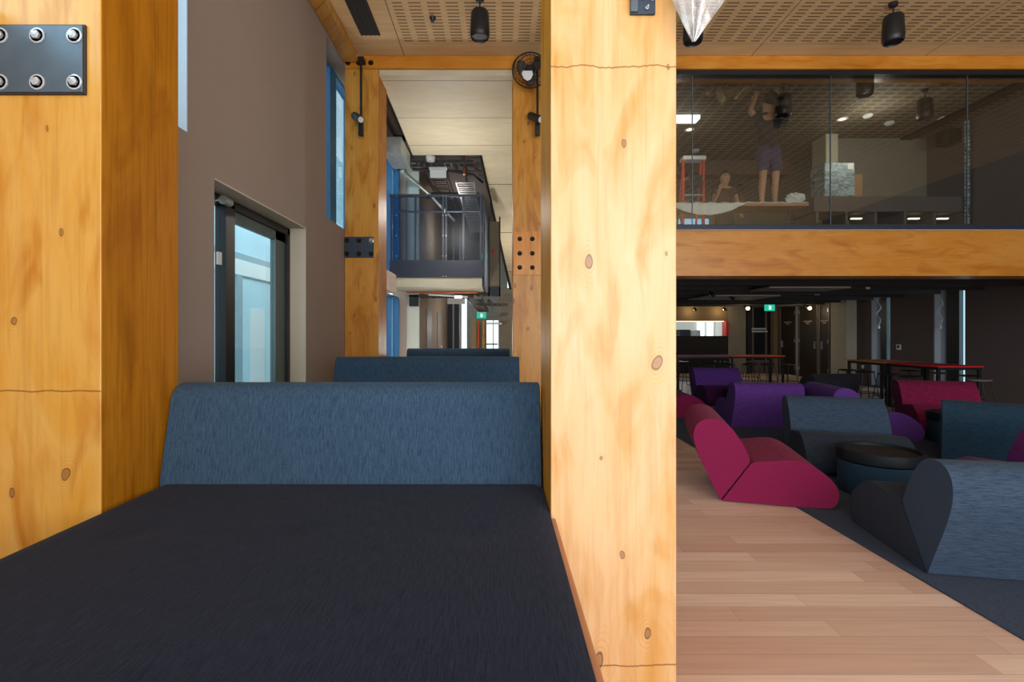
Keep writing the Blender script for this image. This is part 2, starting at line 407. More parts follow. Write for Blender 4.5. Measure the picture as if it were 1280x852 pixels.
# high windows
def highwin(n, y0, y1, z0, z1, bars, bw=.03):
    c = (-2.25, (y0+y1)/2, z0); wn = root(n, c, None, None); wn['kind'] = 'structure'
    f = MB()
    wbox(f, -2.33, -2.22, y0, y1, z0, z0+.05, c); wbox(f, -2.33, -2.22, y0, y1, z1-.05, z1, c)
    for b in [y0+.03]+bars+[y1-.03]: wbox(f, -2.33, -2.20, b-bw, b+bw, z0+.05, z1-.05, c)
    f.build('window_frame', 'blue_frame', wn, .003)
    g = MB(); wbox(g, -2.282, -2.276, y0+.06, y1-.06, z0+.05, z1-.05, c); g.build('pane', 'win_glass', wn)
highwin('window_2', -3.4, 3.238, 2.82, 5.02, [-1.2, 1.0])
highwin('window_3', 5.86, 8.3, 2.875, 5.02, [6.55, 7.5], .12)
highwin('window_4', 8.75, 10.85, .25, 2.3, [9.3, 10.1])
highwin('window_5', 8.75, 10.85, 2.66, 5.1, [9.3, 10.1])
# small door closer and switch box on window 1
dc = root('window_actuator', (-2.17, 3.93, 2.55), 'small metal window actuator at the top left corner of the low window', 'actuator')
MB().lathe([(0, -.05), (.035, -.05), (.035, .05), (0, .05)], 16, mat=Matrix.Rotation(PI/2, 3, 'X')).build('motor', 'galv', dc, smooth=True)
MB().tube([(-.03, -.05, 0), (-.04, -.16, -.05)], .008).build('arm', 'galv', dc)
tag(MB().box(-2.21, -2.19, 3.86, 3.91, 2.04, 2.14).build('wall_switch', 'white', bevel=.004), 'small white switch on the black frame of the low window', 'switch')

# ceilings
struct('ceiling', MB().box(-1.87, 10.8, -4.2, 6.56, 5.165, 5.3), 'ceiling')
struct('ceiling.001', MB().box(1.0, 10.8, 6.9, 14.1, 5.165, 5.3), 'ceiling_dim')
struct('ceiling.002', MB().box(-2.35, 1.0, 9.5, 26, 5.3, 5.45), 'dark_wall')
# slabs: mezzanine
struct('floor_mezzanine', MB().box(.9, 10.8, 6.9, 19.2, 2.62, 2.86), 'black_soffit')
# right wall with two slits
w = MB(); 
def wr(y0, y1, z0, z1): w.box(10.5, 10.8, y0, y1, z0, z1)
wr(-4.2, 11.2, 0, 5.3); wr(12.02, 13.35, 0, 2.62); wr(14.05, 15.75, 0, 2.62); wr(18.6, 19.2, 0, 2.62); wr(11.2, 12.02, 2.6, 2.63); wr(11.2, 12.02, 0, .05); wr(13.35, 14.05, 0, .05)
struct('wall_right', w, 'dark_wall')
for i, (a, b) in enumerate(((11.2, 12.02), (13.35, 14.05))):
    c = (10.65, (a+b)/2, .05); wn = root('window_%d' % (6+i), c, None, None); wn['kind'] = 'structure'
    f = MB(); wbox(f, 10.60, 10.70, a+.25, b-.24, .05, 2.6, c); wbox(f, 10.60, 10.70, a, a+.02, .05, 2.6, c); f.build('window_frame', 'black_metal', wn)
    f = MB(); wbox(f, 10.52, 10.72, b-.02, b, .05, 2.6, c); wbox(f, 10.66, 10.72, b-.24, b-.02, .05, 2.6, c); f.build('reveal', 'blue_reveal', wn)
    f = MB(); wbox(f, 10.64, 10.65, a+.02, a+.25, .05, 2.6, c); f.build('pane', 'win_glass', wn)
# doors in right wall
def door(n, y0, y1, hinge_far):
    c = (10.5, (y0+y1)/2, 0); d = root(n, c, None, None); d['kind'] = 'structure'
    f = MB(); wbox(f, 10.47, 10.6, y0, y0+.06, 0, 2.58, c); wbox(f, 10.47, 10.6, y1-.06, y1, 0, 2.58, c); wbox(f, 10.47, 10.6, y0, y1, 2.55, 2.6, c)
    f.build('door_frame', 'door_frame', d, .004)
    f = MB(); wbox(f, 10.5, 10.56, y0+.065, y1-.065, .01, 2.545, c); leaf = f.build('door_leaf', 'darkbrown_door', d)
    yy = y1-.16 if hinge_far else y0+.16
    f = MB(); wbox(f, 10.45, 10.5, yy-.02, yy+.02, 1.0, 1.25, c); f.build('door_handle', 'galv', leaf, .004)
    for z in (.25, 1.2, 2.2):
        hy = y0+.07 if hinge_far else y1-.07
        f = MB(); wbox(f, 10.455, 10.49, hy-.02, hy+.02, z, z+.12, c); f.build('hinge', 'galv', leaf)
    g = MB()   # small pale lettering marks, too small to read
    y = (y0+y1)/2+.25
    for line, nn in ((1.90, 10), (1.83, 4)):
        g = MB()
        for k in range(nn): wbox(g, 10.494, 10.5, y-.25-(k-nn/2)*.045-.016, y-.25-(k-nn/2)*.045+.016, line, line+.045, c)
        g.build('lettering', 'offwhite', leaf)
door('door_1', 17.55, 18.6, True); door('door_2', 16.35, 17.45, False); door('door_3', 15.76, 16.3, True)
# back wall lower: right of kitchen
w = MB(); w.box(8.65, 9.32, 18.8, 19.1, 0, 2.62)
struct('wall_back', w, 'concrete')
w = MB(); w.box(9.32, 10.5, 19.0, 19.2, 0, 2.62); struct('wall_back_recess', w, 'dark_wall')
struct('trim_3', MB().box(9.42, 9.62, 18.9, 19.0, 0, 2.62), 'black_metal')
struct('trim_4', MB().box(10.32, 10.48, 18.7, 19.0, 0, 2.6), 'brown_wall')
# display case in the recess
nb = root('display_board', (10.0, 18.9, 0), 'black glazed display board with pale lettering beside the dark doors', 'display board')
MB().box(-.36, .34, .02, .1, .5, 2.5).build('backing', 'table_black', nb)
MB().box(-.40, -.34, -.02, .1, .3, 2.5).box(-.36, .34, -.02, .1, .42, .5).box(.1, .16, -.03, .05, 0, 2.5).build('frame', 'door_frame', nb)
g = MB()
for z, nn in ((1.66, 11), (1.56, 12)):
    if z < 1.6: g.build('lettering', 'white', nb); g = MB()
    for k in range(nn): g.box(-.42+k*.05, -.42+k*.05+.036, -.05, -.02, z, z+.06)
g.build('lettering', 'white', nb)
# kitchen servery
w = MB(); w.box(4.0, 8.65, 18.8, 19.0, 0, 1.42); struct('wall_servery', w, 'black_soffit')
w = MB(); w.box(4.0, 8.65, 18.8, 19.0, 1.985, 2.62); struct('wall_servery_header', w, 'brown_wall')
struct('trim_5', MB().box(8.55, 8.65, 18.76, 19.1, 1.42, 1.985), 'red_post')
tag(MB().box(4.6, 8.5, 18.82, 18.9, 1.962, 1.983).build('strip_light', 'warm_strip'), 'long thin warm strip light along the top of the servery opening', 'strip light')
struct('wall_kitchen_back', MB().box(4.0, 10, 22.8, 23, 0, 2.7), 'white_wall')
struct('wall_kitchen_side', MB().box(9.9, 10.1, 19.2, 23, 0, 2.7), 'white_wall')
for i, (x, wd) in enumerate(((9.05, .30), (9.50, .26))):
    tag(MB().box(x, x+wd, 22.7, 22.79, 1.0, 2.4).build('kitchen_blind', 'day_white'), ['left bright daylit blind seen through the servery opening', 'right bright daylit blind seen through the servery opening'][i], 'blind')
kr = root('kitchen_fridge', (8.15, 21.6, 0), 'grey kitchen cabinet with dark microwave seen through the servery', 'cabinet')
MB().box(-.5, .5, -.3, .3, 0, 1.38).build('body', 'galv', kr, .01); MB().box(-.42, .0, -.32, .2, 1.4, 1.68).build('microwave', 'table_black', kr, .01)
MB().box(.06, .46, -.3, .2, 1.4, 1.66).build('rack', 'galv', kr, .01)
struct('wall_back_left', MB().box(.9, 4.0, 18.8, 19.1, 0, 2.62), 'dark_wall')
struct('wall_lounge_left', MB().box(.9, 1.1, 13.2, 18.8, 0, 2.62), 'concrete')
# concrete pier by right wall
struct('wall_pier', MB().box(10.2, 10.5, 14.6, 15.3, 0, 2.62), 'concrete_pale')

# upper room
struct('wall_upper_right', MB().box(8.0, 8.2, 6.9, 9.3, 2.86, 5.165), 'dark_wall')
struct('wall_upper_back', MB().box(6.2, 8.2, 9.3, 9.5, 2.86, 5.165), 'upper_wall')
struct('trim_6', MB().box(5.98, 6.2, 9.1, 9.5, 2.86, 5.165), 'concrete_pale')
struct('wall_upper_far', MB().box(1.0, 10.8, 14.0, 14.2, 2.86, 5.165), 'brown_wall')
struct('wall_stairwell', MB().box(.95, 1.05, 7.05, 14.1, 2.86, 5.3), 'upper_wall')
tag(MB().box(1.05, 5.98, 10.2, 10.5, 4.78, 5.07).build('ceiling_beam', 'beam_brown'), 'dark brown beam crossing the upper room ceiling behind the glass', 'beam')
struct('trim_7', MB().box(7.5, 7.72, 6.95, 9.3, 5.13, 5.17), 'black_metal')
for i, (a, b) in enumerate(((4.9, 5.85), (4.0, 4.35))):
    tag(MB().box(a, b, 13.9, 13.98, 4.5, 4.72).build('upper_screen', 'day_blue'), ['wide bright blue window strip low behind the mezzanine glass', 'narrow bright blue window strip at the far left of the mezzanine glass'][i], 'window')

# ------------------------------------------------------------------ columns & beams
CG = 'laminated timber columns'
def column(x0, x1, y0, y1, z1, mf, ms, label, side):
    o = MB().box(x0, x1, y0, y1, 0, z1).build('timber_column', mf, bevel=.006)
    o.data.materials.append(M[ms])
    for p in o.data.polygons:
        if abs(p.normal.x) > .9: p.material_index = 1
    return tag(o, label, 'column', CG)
column(-2.045, -1.6, 1.99, 2.47, 5.16, 'timber_near', 'timber_side', 'yellow timber column at far left with a steel plate of chrome bolts', 0)
column(.203, .709, 1.99, 2.47, 5.16, 'timber_lit', 'timber_side', 'large pale timber column in the foreground beside the dark bed platform', 0)
column(-2.045, -1.6, 6.53, 7.0, 4.985, 'timber_far', 'timber_side', 'amber timber column beside the low window carrying a dark six-bolt plate', 0)
column(.17, .68, 6.53, 7.0, 4.985, 'timber_far', 'timber_side', 'amber timber column half hidden behind the large pale column', 0)
tag(MB().box(-2.045, 10.5, 6.53, 6.9, 4.99, 5.16).build('timber_beam', 'timber_beam', bevel=.004), 'thin amber timber beam directly under the perforated ceiling', 'beam', 'timber beams')
tag(MB().box(.72, 10.5, 6.53, 6.9, 2.26, 2.86).build('timber_beam', 'timber_band', bevel=.006), 'deep orange timber beam below the mezzanine glass', 'beam', 'timber beams')
tag(MB().box(-2.045, -1.875, 2.5, 6.5, 5.06, 5.3).build('timber_beam', 'timber_near', bevel=.004), 'timber beam running along the top of the taupe wall', 'beam', 'timber beams')

def bolt(x, y, z, r, mat, parent, h=.02):
    R = Matrix.Rotation(PI/2, 3, 'X'); m = MB()
    m.lathe([(0, 0), (r, 0), (r, h*.35), (r*.8, h*.45)], 20, (x, y, z), R)
    m.lathe([(r*.55, h*.4), (r*.55, h*1.3), (r*.4, h*1.5), (0, h*1.5)], 6, (x, y, z), R)
    return m.build('bolt', mat, parent, smooth=True)
pl = root('steel_plate', (-1.83, 1.985, 2.455), 'blue-grey steel plate with chrome bolts on the far left column', 'plate')
MB().box(-.215, .175, -.006, .004, 0, .28).build('plate_edge', 'plate_edge', pl, .003)
MB().box(-.215, .168, -.012, -.005, .007, .273).build('plate_face', 'steel_plate', pl, .003)
for x in (-1.987, -1.84, -1.692):
    for z in (2.685, 2.50): bolt(x+1.83, -.012, z-2.455, .031, 'clear_cap', pl, .010)
pl = root('steel_plate', (-1.85, 6.525, 2.50), 'dark steel plate with six bolts on the column beside the low window', 'plate')
MB().box(-.19, .19, -.012, .004, 0, .275).build('plate_face', 'dark_plate', pl, .003)
for k, x in enumerate((-.16, 0, .16)):
    for z in (.05, .225): bolt(x, -.012, z, .032, 'chrome' if (k == 2 and z > .2) else 'blackbolt', pl)
pl = root('bolted_timber_panel', (.425, 6.525, 2.27), 'square orange timber inset with black bolts on the half hidden column', 'panel')
MB().box(-.25, .25, -.012, .004, 0, .575).build('panel', 'timber_inset', pl, .003)
for x in (-.165, .165, -.0):
    for z in (.10, .285, .475): bolt(x, -.012, z, .03, 'blackbolt', pl)
for i, x in enumerate((-2.0, -1.86, -1.70, .26)):
    b = bolt(x, 6.53, 5.065, .034, 'blackbolt', None)
    tag(b, ['black bolt at the far left end of the thin beam', 'black bolt behind the top of the left spotlight rod', 'black bolt just right of the left spotlight rod', 'black bolt on the thin beam beside the round fan'][i], 'bolt', 'bolts on the thin beam')
pl = root('steel_bracket', (.57, 1.985, 2.775), 'small dark bolted bracket at the top of the large pale column', 'bracket')
MB().box(-.05, .05, -.008, .004, 0, .42).build('plate', 'dark_plate', pl, .002)
MB().box(-.05, -.022, -.02, -.008, .004, .42).build('hinge_strip', 'steel_plate', pl, .003)
for x, z in ((.0, .06), (.035, .055), (.015, .02), (.03, .12)): bolt(x, -.012, z, .007, 'chrome', pl, .012)
# clear plastic sheet hanging by the column
bg = MB(); N = 28; rings = []
for j in range(9):
    z = 2.62+j*.085; rr = .006+.040*min(j, 4)
    ring = []
    for k in range(N):
        a = 2*PI*k/N; f = 1+.28*math.cos(3*a+.3*j)+.14*math.cos(7*a+j)
        ring.append(bg.bm.verts.new((.742+.004*j+rr*f*math.cos(a), 1.90+rr*f*.7*math.sin(a)-.004*j, z+.01*math.sin(5*a)*j*.4)))
    rings.append(ring)
for A, B in zip(rings, rings[1:]):
    for k in range(N): bg.bm.faces.new((A[k], A[(k+1) % N], B[(k+1) % N], B[k]))
tag(bg.build('plastic_sheet', 'bag', smooth=True), 'crumpled clear plastic sheet hanging beside the top of the pale column', 'plastic sheet')

# ------------------------------------------------------------------ mezzanine glass
gb = root('glass_balustrade', (5.5, 6.6, 2.86), 'full height clear glass screen standing on the deep orange mezzanine beam', 'glass screen')
def gbox(x0, x1, y0, y1, z0, z1): return MB().box(x0-5.5, x1-5.5, y0-6.6, y1-6.6, z0-2.86, z1-2.86)
gbox(.72, 10.4, 6.55, 6.66, 2.862, 2.945).build('base_channel', 'navy_steel', gb, .004)
gbox(.72, 10.4, 6.56, 6.68, 4.93, 4.988).build('head_track', 'black_metal', gb)
gbox(.72, 10.4, 6.525, 6.548, 2.862, 2.872).build('pale_edge_strip', 'offwhite', gb)
edges = [.75, 2.56, 4.40, 6.22, 8.05, 9.87]
for k in range(5):
    gbox(edges[k]+.005, edges[k+1]-.005, 6.600, 6.612, 2.945, 4.93).build('glass_pane', 'glass', gb)
    gbox(edges[k+1]-.005, edges[k+1]+.005, 6.598, 6.614, 2.945, 4.93).build('joint_seal', 'steel_plate', gb)

# ------------------------------------------------------------------ ceiling fittings
gr = root('air_grille', (-1.585, 5.6, 5.16), 'black slotted air grille set in the plain plywood ceiling strip', 'grille')
MB().box(-.12, .12, -1.6, .48, -.004, .01).build('recess', 'black_soffit', gr)
g = MB()
for k in range(5): g.box(-.105+k*.0525-.004, -.105+k*.0525+.004, -1.6, .48, -.014, .0)
g.build('vanes', 'baffle', gr)
def speaker(name, loc, label, group):
    o = root(name, loc, label, 'speaker', group=group)
    MB().lathe([(0, 0), (.045, 0), (.045, -.03), (.03, -.045), (0, -.045)], 20).build('ceiling_rose', 'black_metal', o, smooth=True)
    MB().tube([(0, 0, -.03), (0, 0, -.16)], .008).build('rod', 'black_metal', o)
    MB().lathe([(0, -.14), (.085, -.145), (.098, -.17), (.108, -.38), (.10, -.43), (.09, -.44), (.085, -.425), (0, -.425)], 32).build('housing', 'black_metal', o, smooth=True)
    return o
sp = speaker('pendant_speaker', (-.22, 5.42, 5.165), 'black pendant speaker left of the large pale column', 'ceiling speakers')
SG = 'ceiling speakers'
dup(sp, (4.36, 5.5, 5.165), 0, 'black pendant speaker at the top right of the open ceiling', SG)
dup(sp, (2.14, 5.5, 5.165), 0, 'black pendant speaker partly behind the hanging plastic sheet', SG)
_s = dup(sp, (3.97, 6.95, 4.99), 0, 'black pendant speaker behind the glass in front of the worker', SG)
MB().tube([(0, 0, -.02), (0, 0, .175)], .010).build('rod', 'black_metal', _s)
dup(sp, (6.38, 7.45, 5.165), 0, 'black pendant speaker behind the rightmost glass pane', SG)
dup(sp, (5.15, 7.0, 5.3), 0, 'speaker copy standing in for a reflection high in the glass close under the thin beam', SG)  # placed behind the glass to stand in for a reflected speaker
dup(sp, (5.9, 12.2, 5.165), 0, 'distant black pendant speaker above the white drop cloth', SG)
dup(sp, (6.0, 10.8, 5.165), 0, 'distant black pendant speaker right of the worker legs', SG)
sn = root('ceiling_sensor', (-.78, 5.75, 5.165), 'small black sensor on the perforated ceiling beside the speaker', 'sensor')
MB().lathe([(0, 0), (.035, 0), (.035, -.012), (.02, -.03), (.018, -.05), (0, -.055)], 20).build('body', 'black_metal', sn, smooth=True)
DL = [((5.84, 8.46), 'lit downlight above the plastic wrapped box'), ((7.55, 8.43), 'lit downlight near the dark upper wall'), ((3.4, 8.9), 'lit downlight at the left of the mezzanine glass')]
for (x, y), lb in DL:
    d = root('downlight', (x, y, 5.165), lb, 'downlight', group='upper room downlights')
    MB().lathe([(.05, 0), (.085, 0), (.085, -.014), (.05, -.010)], 24).build('ring', 'white', d, smooth=True)
    MB().lathe([(0, -.002), (.05, -.002)], 24).build('lens', 'warm_bulb', d)
for (x, y, z), lb in [((6.15, 8.3, 5.165), 'white smoke detector on the upper room ceiling'), ((6.75, 8.6, 5.165), 'small white sensor right of the smoke detector on the upper ceiling'), ((3.9, 9.9, 5.165), 'white detector at the left end of the upper ceiling'), ((7.75, 13.0, 2.5), 'white detector on the dark ceiling left of the far doors'), ((7.8, 12.2, 2.5), 'white detector on the dark ceiling above the far doors'), ((7.9, 10.7, 2.5), 'white detector near the beam above the orange table')]:
    d = root('smoke_detector', (x, y, z), lb, 'detector', group='white ceiling detectors')
    MB().lathe([(0, 0), (.07, 0), (.075, -.02), (.05, -.045), (0, -.05)], 24).build('body', 'white', d, smooth=True)
    MB().lathe([(.03, .11), (.03, 0), (.0, 0)], 12).build('mount', 'black_metal', d, smooth=True)
tag(MB().box(2.85, 3.35, 8.3, 8.5, 5.10, 5.164).build('ceiling_light', 'lamp_cool'), 'short white rectangular light on the upper ceiling beside the pale column', 'light')

# spotlights on rods
def spot(x, z_top, z_bot, label, sx):
    o = root('rod_spotlight', (x, 6.42, 0), label, 'spotlight', group='spotlights on rods')
    MB().tube([(0, 0, z_bot-.12), (0, 0, z_top)], .016, 10).build('rod', 'black_metal', o)
    MB().box(-.04, .04, -.02, .1, z_top-.03, z_top+.02).build('bracket', 'black_metal', o, .003)
    MB().box(-.03, .03, -.03, .03, z_bot-.16, z_bot+.02).build('driver_box', 'black_metal', o, .006)
    a = Vector((-.09*sx, .04, z_bot+.12)); b = Vector((.03*sx, -.12, z_bot-.0))
    lb_ = MB().tube([a, b], .048, 20).build('lamp_body', 'black_metal', o)
    d = (b-a).normalized()
    MB().tube([b, b+d*.012], .036, 20).build('lens', 'white', lb_)
    return o
spot(-1.80, 5.06, 4.22, 'black spotlight on a long rod in front of the left amber column', 1)
spot(.485, 5.06, 4.22, 'black spotlight on a rod peeking out beside the large pale column', 1)
# round fan
fn = root('wall_fan', (.39, 6.50, 4.90), 'round wire-guarded fan high beside the large pale column', 'fan')
R = Matrix.Rotation(PI/2, 3, 'X')
g = MB()
for rr, yy in ((.23, -.10), (.21, -.14), (.16, -.17), (.10, -.185), (.05, -.19)):
    g.tube([(rr*math.cos(2*PI*k/40), yy, rr*math.sin(2*PI*k/40)) for k in range(41)], .004 if rr < .22 else .009, 6, cap=False)
for k in range(24):
    a = 2*PI*k/24; g.tube([(math.cos(a)*q, y_, math.sin(a)*q) for q, y_ in ((.05, -.19), (.16, -.17), (.23, -.10), (.05, -.02))], .002, 4)
guard = g.build('guard', 'black_metal', fn)
hub = MB().lathe([(0, .01), (.06, .01), (.065, .12), (.04, .15), (0, .15)], 24, mat=R).build('hub', 'black_metal', fn, smooth=True)
for k in range(3):
    a = 2*PI*k/3+.5; b = MB()
    pts = [(0, 0), (.06, .07), (.14, .09), (.19, .03), (.17, -.05), (.08, -.04)]
    ca, sa = math.cos(a), math.sin(a)
    top = [b.bm.verts.new((p*ca-q*sa, -.10+q*.25, p*sa+q*ca)) for p, q in pts]; bot = [b.bm.verts.new((p*ca-q*sa, -.105+q*.25, p*sa+q*ca)) for p, q in pts]
    b.bm.faces.new(top); b.bm.faces.new(bot[::-1])
    for i in range(6): b.bm.faces.new((top[i], bot[i], bot[(i+1) % 6], top[(i+1) % 6]))
    b.build('blade', 'dark_services', hub)
MB().prism([(-.10, -.06), (.02, -.06), (.03, -.11), (0, -.17), (-.04, -.19), (-.09, -.16), (-.115, -.10)], -.205, -.195).build('badge', 'white', guard, .006)
MB().box(-.05, .05, 0, .03, -.05, .05).build('mounting_plate', 'black_metal', fn)

# ------------------------------------------------------------------ bed platforms
def bed(y0, yb, x0, x1, label, ytrim=None):
    o = root('daybed', ((x0+x1)/2, y0, 0), label, 'daybed', group='padded daybeds in a row')
    cx = (x0+x1)/2; a, b = x0-cx, x1-cx; Lm = yb-y0
    MB().box(a+.01, b-.01, .0, Lm+.42, 0, .68).build('base', 'bed_wood', o, .004)
    if ytrim: MB().box(b, b+.022, .0, ytrim-y0, 0, .762).build('side_trim', 'bed_wood', o, .003)
    # mattress with rows of shallow tufts
    mt = MB(); nx, ny = 44, 60; W = b-a
    V = [[None]*(ny+1) for _ in range(nx+1)]
    tx = [a+W*(k+.5)/3 for k in range(3)]; ty = [Lm-.55-.75*k for k in range(6)]
    for i in range(nx+1):
        for j in range(ny+1):
            x = a+W*i/nx; y = (Lm+.05)*j/ny; z = .80
            for p in tx:
                for q in ty:
                    d2 = ((x-p)**2+(y-q)**2)/.006
                    if d2 < 12: z -= .010*math.exp(-d2)
            e = min(x-a, b-x, y+.02)
            if e < .03: z -= .02*(1-max(e, 0)/.03)**2
            V[i][j] = mt.bm.verts.new((x, y, z))
    for i in range(nx):
        for j in range(ny): mt.bm.faces.new((V[i][j], V[i+1][j], V[i+1][j+1], V[i][j+1]))
    rim = [V[i][0] for i in range(nx+1)]+[V[nx][j] for j in range(1, ny+1)]+[V[i][ny] for i in range(nx-1, -1, -1)]+[V[0][j] for j in range(ny-1, 0, -1)]
    low = [mt.bm.verts.new((v.co.x, v.co.y, .685)) for v in rim]
    for k in range(len(rim)): mt.bm.faces.new((rim[k], rim[(k+1) % len(rim)], low[(k+1) % len(rim)], low[k]))
    mt.bm.faces.new(low)
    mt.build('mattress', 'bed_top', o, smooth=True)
    # backrest: profile in y,z, with ends drawn in slightly
    prof = fillet([(Lm, .805, .02), (Lm+.085, 1.215, .05), (Lm+.15, 1.262, .10), (Lm+.30, 1.245, .10), (Lm+.40, 1.10, .1), (Lm+.40, .69, .01), (Lm+.01, .69, .01)], 6)
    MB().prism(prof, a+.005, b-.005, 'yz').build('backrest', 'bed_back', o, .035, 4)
    return o
bed(-1.2, 2.31, -1.595, .20, 'nearest dark navy daybed filling the foreground, with backrest tinted as if in bluish light', 1.984)
bed(2.76, 5.12, -1.74, .21, 'second navy daybed, its backrest showing above the nearest one')
bed(5.6, 8.12, -1.55, .165, 'third navy daybed, farthest, only its backrest top showing')
# ------------------------------------------------------------------ lounge chairs
SEAT = fillet([(0, .012, .012), (.245, .37, .03), (.63, .422, .10), (.83, .30, .12), (.925, .17, .12), (.89, .02, .12), (.74, .012, .08)], 8)
BACK = fillet([(-.015, .012, .01), (-.26, .54, .22), (-.20, .735, .13), (.03, .74, .16), (.185, .51, .16), (.235, .375, .04)], 8)
def lounge(x, y, ang, ms, mb, label, W=1.0):
    o = root('lounge_chair', (x, y, 0), label, 'lounge chair', ang, 'modular lounge chairs')
    MB().prism(SEAT, -W/2, W/2).build('seat', ms, o, .035, 4)
    MB().prism(BACK, -W/2, W/2).build('backrest', mb, o, .035, 4)
    return o
R_ = math.radians
lounge(2.12, 4.91, R_(-16), 'magenta', 'magenta', 'magenta lounge chair nearest the pale column, seen from its side')
lounge(3.14, 3.00, R_(80), 'greyblue_shaded', 'greyblue', 'nearest grey-blue lounge chair at lower right, seen from behind', 1.0)
lounge(3.98, 5.92, R_(-108), 'greyblue_shaded', 'greyblue', 'grey-blue lounge chair behind the nearest round table, facing the camera')
lounge(4.17, 7.84, R_(82), 'purple', 'purple', 'purple lounge chair seen from behind, above the magenta chair')
lounge(4.80, 11.05, R_(-93), 'plum', 'purple', 'farthest purple lounge chair facing the camera in front of the mauve table')
lounge(2.80, 9.32, R_(-3), 'magenta', 'magenta', 'far magenta lounge chair mostly hidden behind the pale column')
lounge(6.30, 9.55, R_(102), 'charcoal', 'charcoal', 'charcoal lounge chair behind the purple ones, seen from behind')
lounge(4.99, 7.42, R_(-9), 'purple', 'purple', 'purple lounge chair with long rounded seat pointing right, behind the grey-blue chair')
lounge(7.02, 8.0, R_(-112), 'magenta', 'magenta', 'magenta lounge chair in front of the red topped table')
lounge(5.58, 5.52, R_(50), 'navy', 'navy', 'navy lounge chair at the right edge, seen from behind')
lounge(4.73, 3.96, R_(180), 'plum', 'plum', 'plum lounge chair cut by the right edge, behind the nearest grey-blue chair', .90)
# round tables
def drum(x, y, label, R0=.334):
    o = root('round_table', (x, y, 0), label, 'side table', group='round drum side tables')
    MB().lathe([(0, .015), (R0-.02, .015), (R0-.008, .04), (R0-.006, .30), (R0-.02, .31), (0, .31)], 48).build('drum', 'navy', o, smooth=True)
    rim = MB().lathe([(0, .311), (R0-.01, .311), (R0+.004, .325), (R0+.004, .41), (R0-.002, .42), (R0-.016, .42), (R0-.022, .412), (R0-.022, .385), (0, .385)], 48).build('tray_rim', 'table_black', o, smooth=True)
    MB().lathe([(0, .388), (R0-.024, .388)], 48).build('tray_surface', 'tray', rim)
drum(3.56, 4.66, 'nearest round drum table with black tray top, beside the magenta chair')
drum(6.28, 6.8, 'round drum table behind the navy chair at the right')
drum(4.78, 9.72, 'small looking far round drum table left of the purple chair')

# high tables
def high_table(cx, cy, lx, ly, mt, label, h=.91):
    o = root('high_table', (cx, cy, 0), label, 'high table', group='long high tables')
    MB().box(-lx/2, lx/2, -ly/2, ly/2, h-.025, h).build('tabletop', mt, o, .003)
    MB().box(-lx/2+.02, lx/2-.02, -ly/2+.02, ly/2-.02, h-.075, h-.027).build('frame', 'black_metal', o)
    for sx in (-1, 1):
        for sy in (-1, 1):
            x = sx*(lx/2-.045); y = sy*(ly/2-.045)
            MB().box(x-.025, x+.025, y-.025, y+.025, 0, h-.075).build('leg', 'black_metal', o, .003)
high_table(8.42, 9.66, .84, 1.2, 'red_top', 'red topped high table at the right, nearer of the pair')
high_table(8.42, 10.87, .84, 1.2, 'orange_top', 'amber topped high table behind the red topped one')
high_table(6.98, 13.75, 1.46, .7, 'redorange_top', 'vivid orange topped high table in the middle distance')
high_table(5.51, 13.75, 1.46, .7, 'purple_top', 'mauve topped high table next to the servery')
# stools
def stool():
    o = root('bar_stool', (0, 0, 0), 'x', 'bar stool', group='wire bar stools')
    MB().lathe([(0, .665), (.10, .668), (.165, .68), (.178, .695), (.165, .702), (.10, .690), (0, .686)], 28).build('seat', 'stool_seat', o, smooth=True)
    for sx in (-1, 1):
        for sy in (-1, 1): MB().tube([(sx*.11, sy*.11, .672), (sx*.20, sy*.19, .012)], .009, 8).build('leg', 'black_metal', o)
    for s_ in (-1, 1): MB().tube([(s_*.20, -.19, .01), (s_*.20, .19, .01)], .009, 8).build('sled_runner', 'black_metal', o)
    q = .165; MB().tube([(-q, -q, .25), (q, -q, .25), (q, q, .25), (-q, q, .25), (-q, -q, .25)], .007, 8).build('footrest', 'black_metal', o)
    return o
st = stool()
st.location = (7.8, 9.42, 0); st['label'] = 'bar stool at the left side of the red table, nearest the lounge'
SGp = 'wire bar stools'
for (x, y, rz, lb) in [(7.8, 9.98, .1, 'bar stool second from the front on the left side of the red table'), (7.8, 10.6, -.1, 'bar stool at the left side of the amber table, nearer one'), (7.8, 11.15, .2, 'bar stool at the far left end of the amber table'),
                       (9.08, 9.6, 0, 'bar stool on the wall side of the red table'), (9.08, 10.3, .1, 'bar stool on the wall side between red and amber tables'), (9.08, 11.0, 0, 'bar stool on the wall side of the amber table'),
                       (4.95, 13.15, 0, 'first bar stool from the pale column under the mauve table'), (5.5, 13.15, .1, 'second bar stool from the pale column under the mauve table'), (6.05, 13.15, .2, 'bar stool where the mauve and orange tables meet'),
                       (6.6, 13.15, 0, 'bar stool in front of the orange table, left one'), (7.1, 13.15, .2, 'bar stool in front of the orange table, middle one'), (7.6, 13.1, .3, 'bar stool at the right front end of the orange table'),
                       (5.3, 14.4, 0, 'bar stool behind the mauve table'), (6.4, 14.4, .2, 'bar stool behind the orange table, left one'), (7.3, 14.4, 0, 'bar stool behind the orange table, right one')]:
    dup(st, (x, y, 0), rz, lb, SGp)
ps = dup(st, (8.42, 8.72, 0), .05, 'pale seated bar stool at the near end of the red table', SGp)
for ch in kids(ps):
    if ch.name.startswith('seat'):
        ch.data = ch.data.copy(); ch.data.materials[0] = M['stool_pale']; ch['label'] = 'pale grey stool seat'

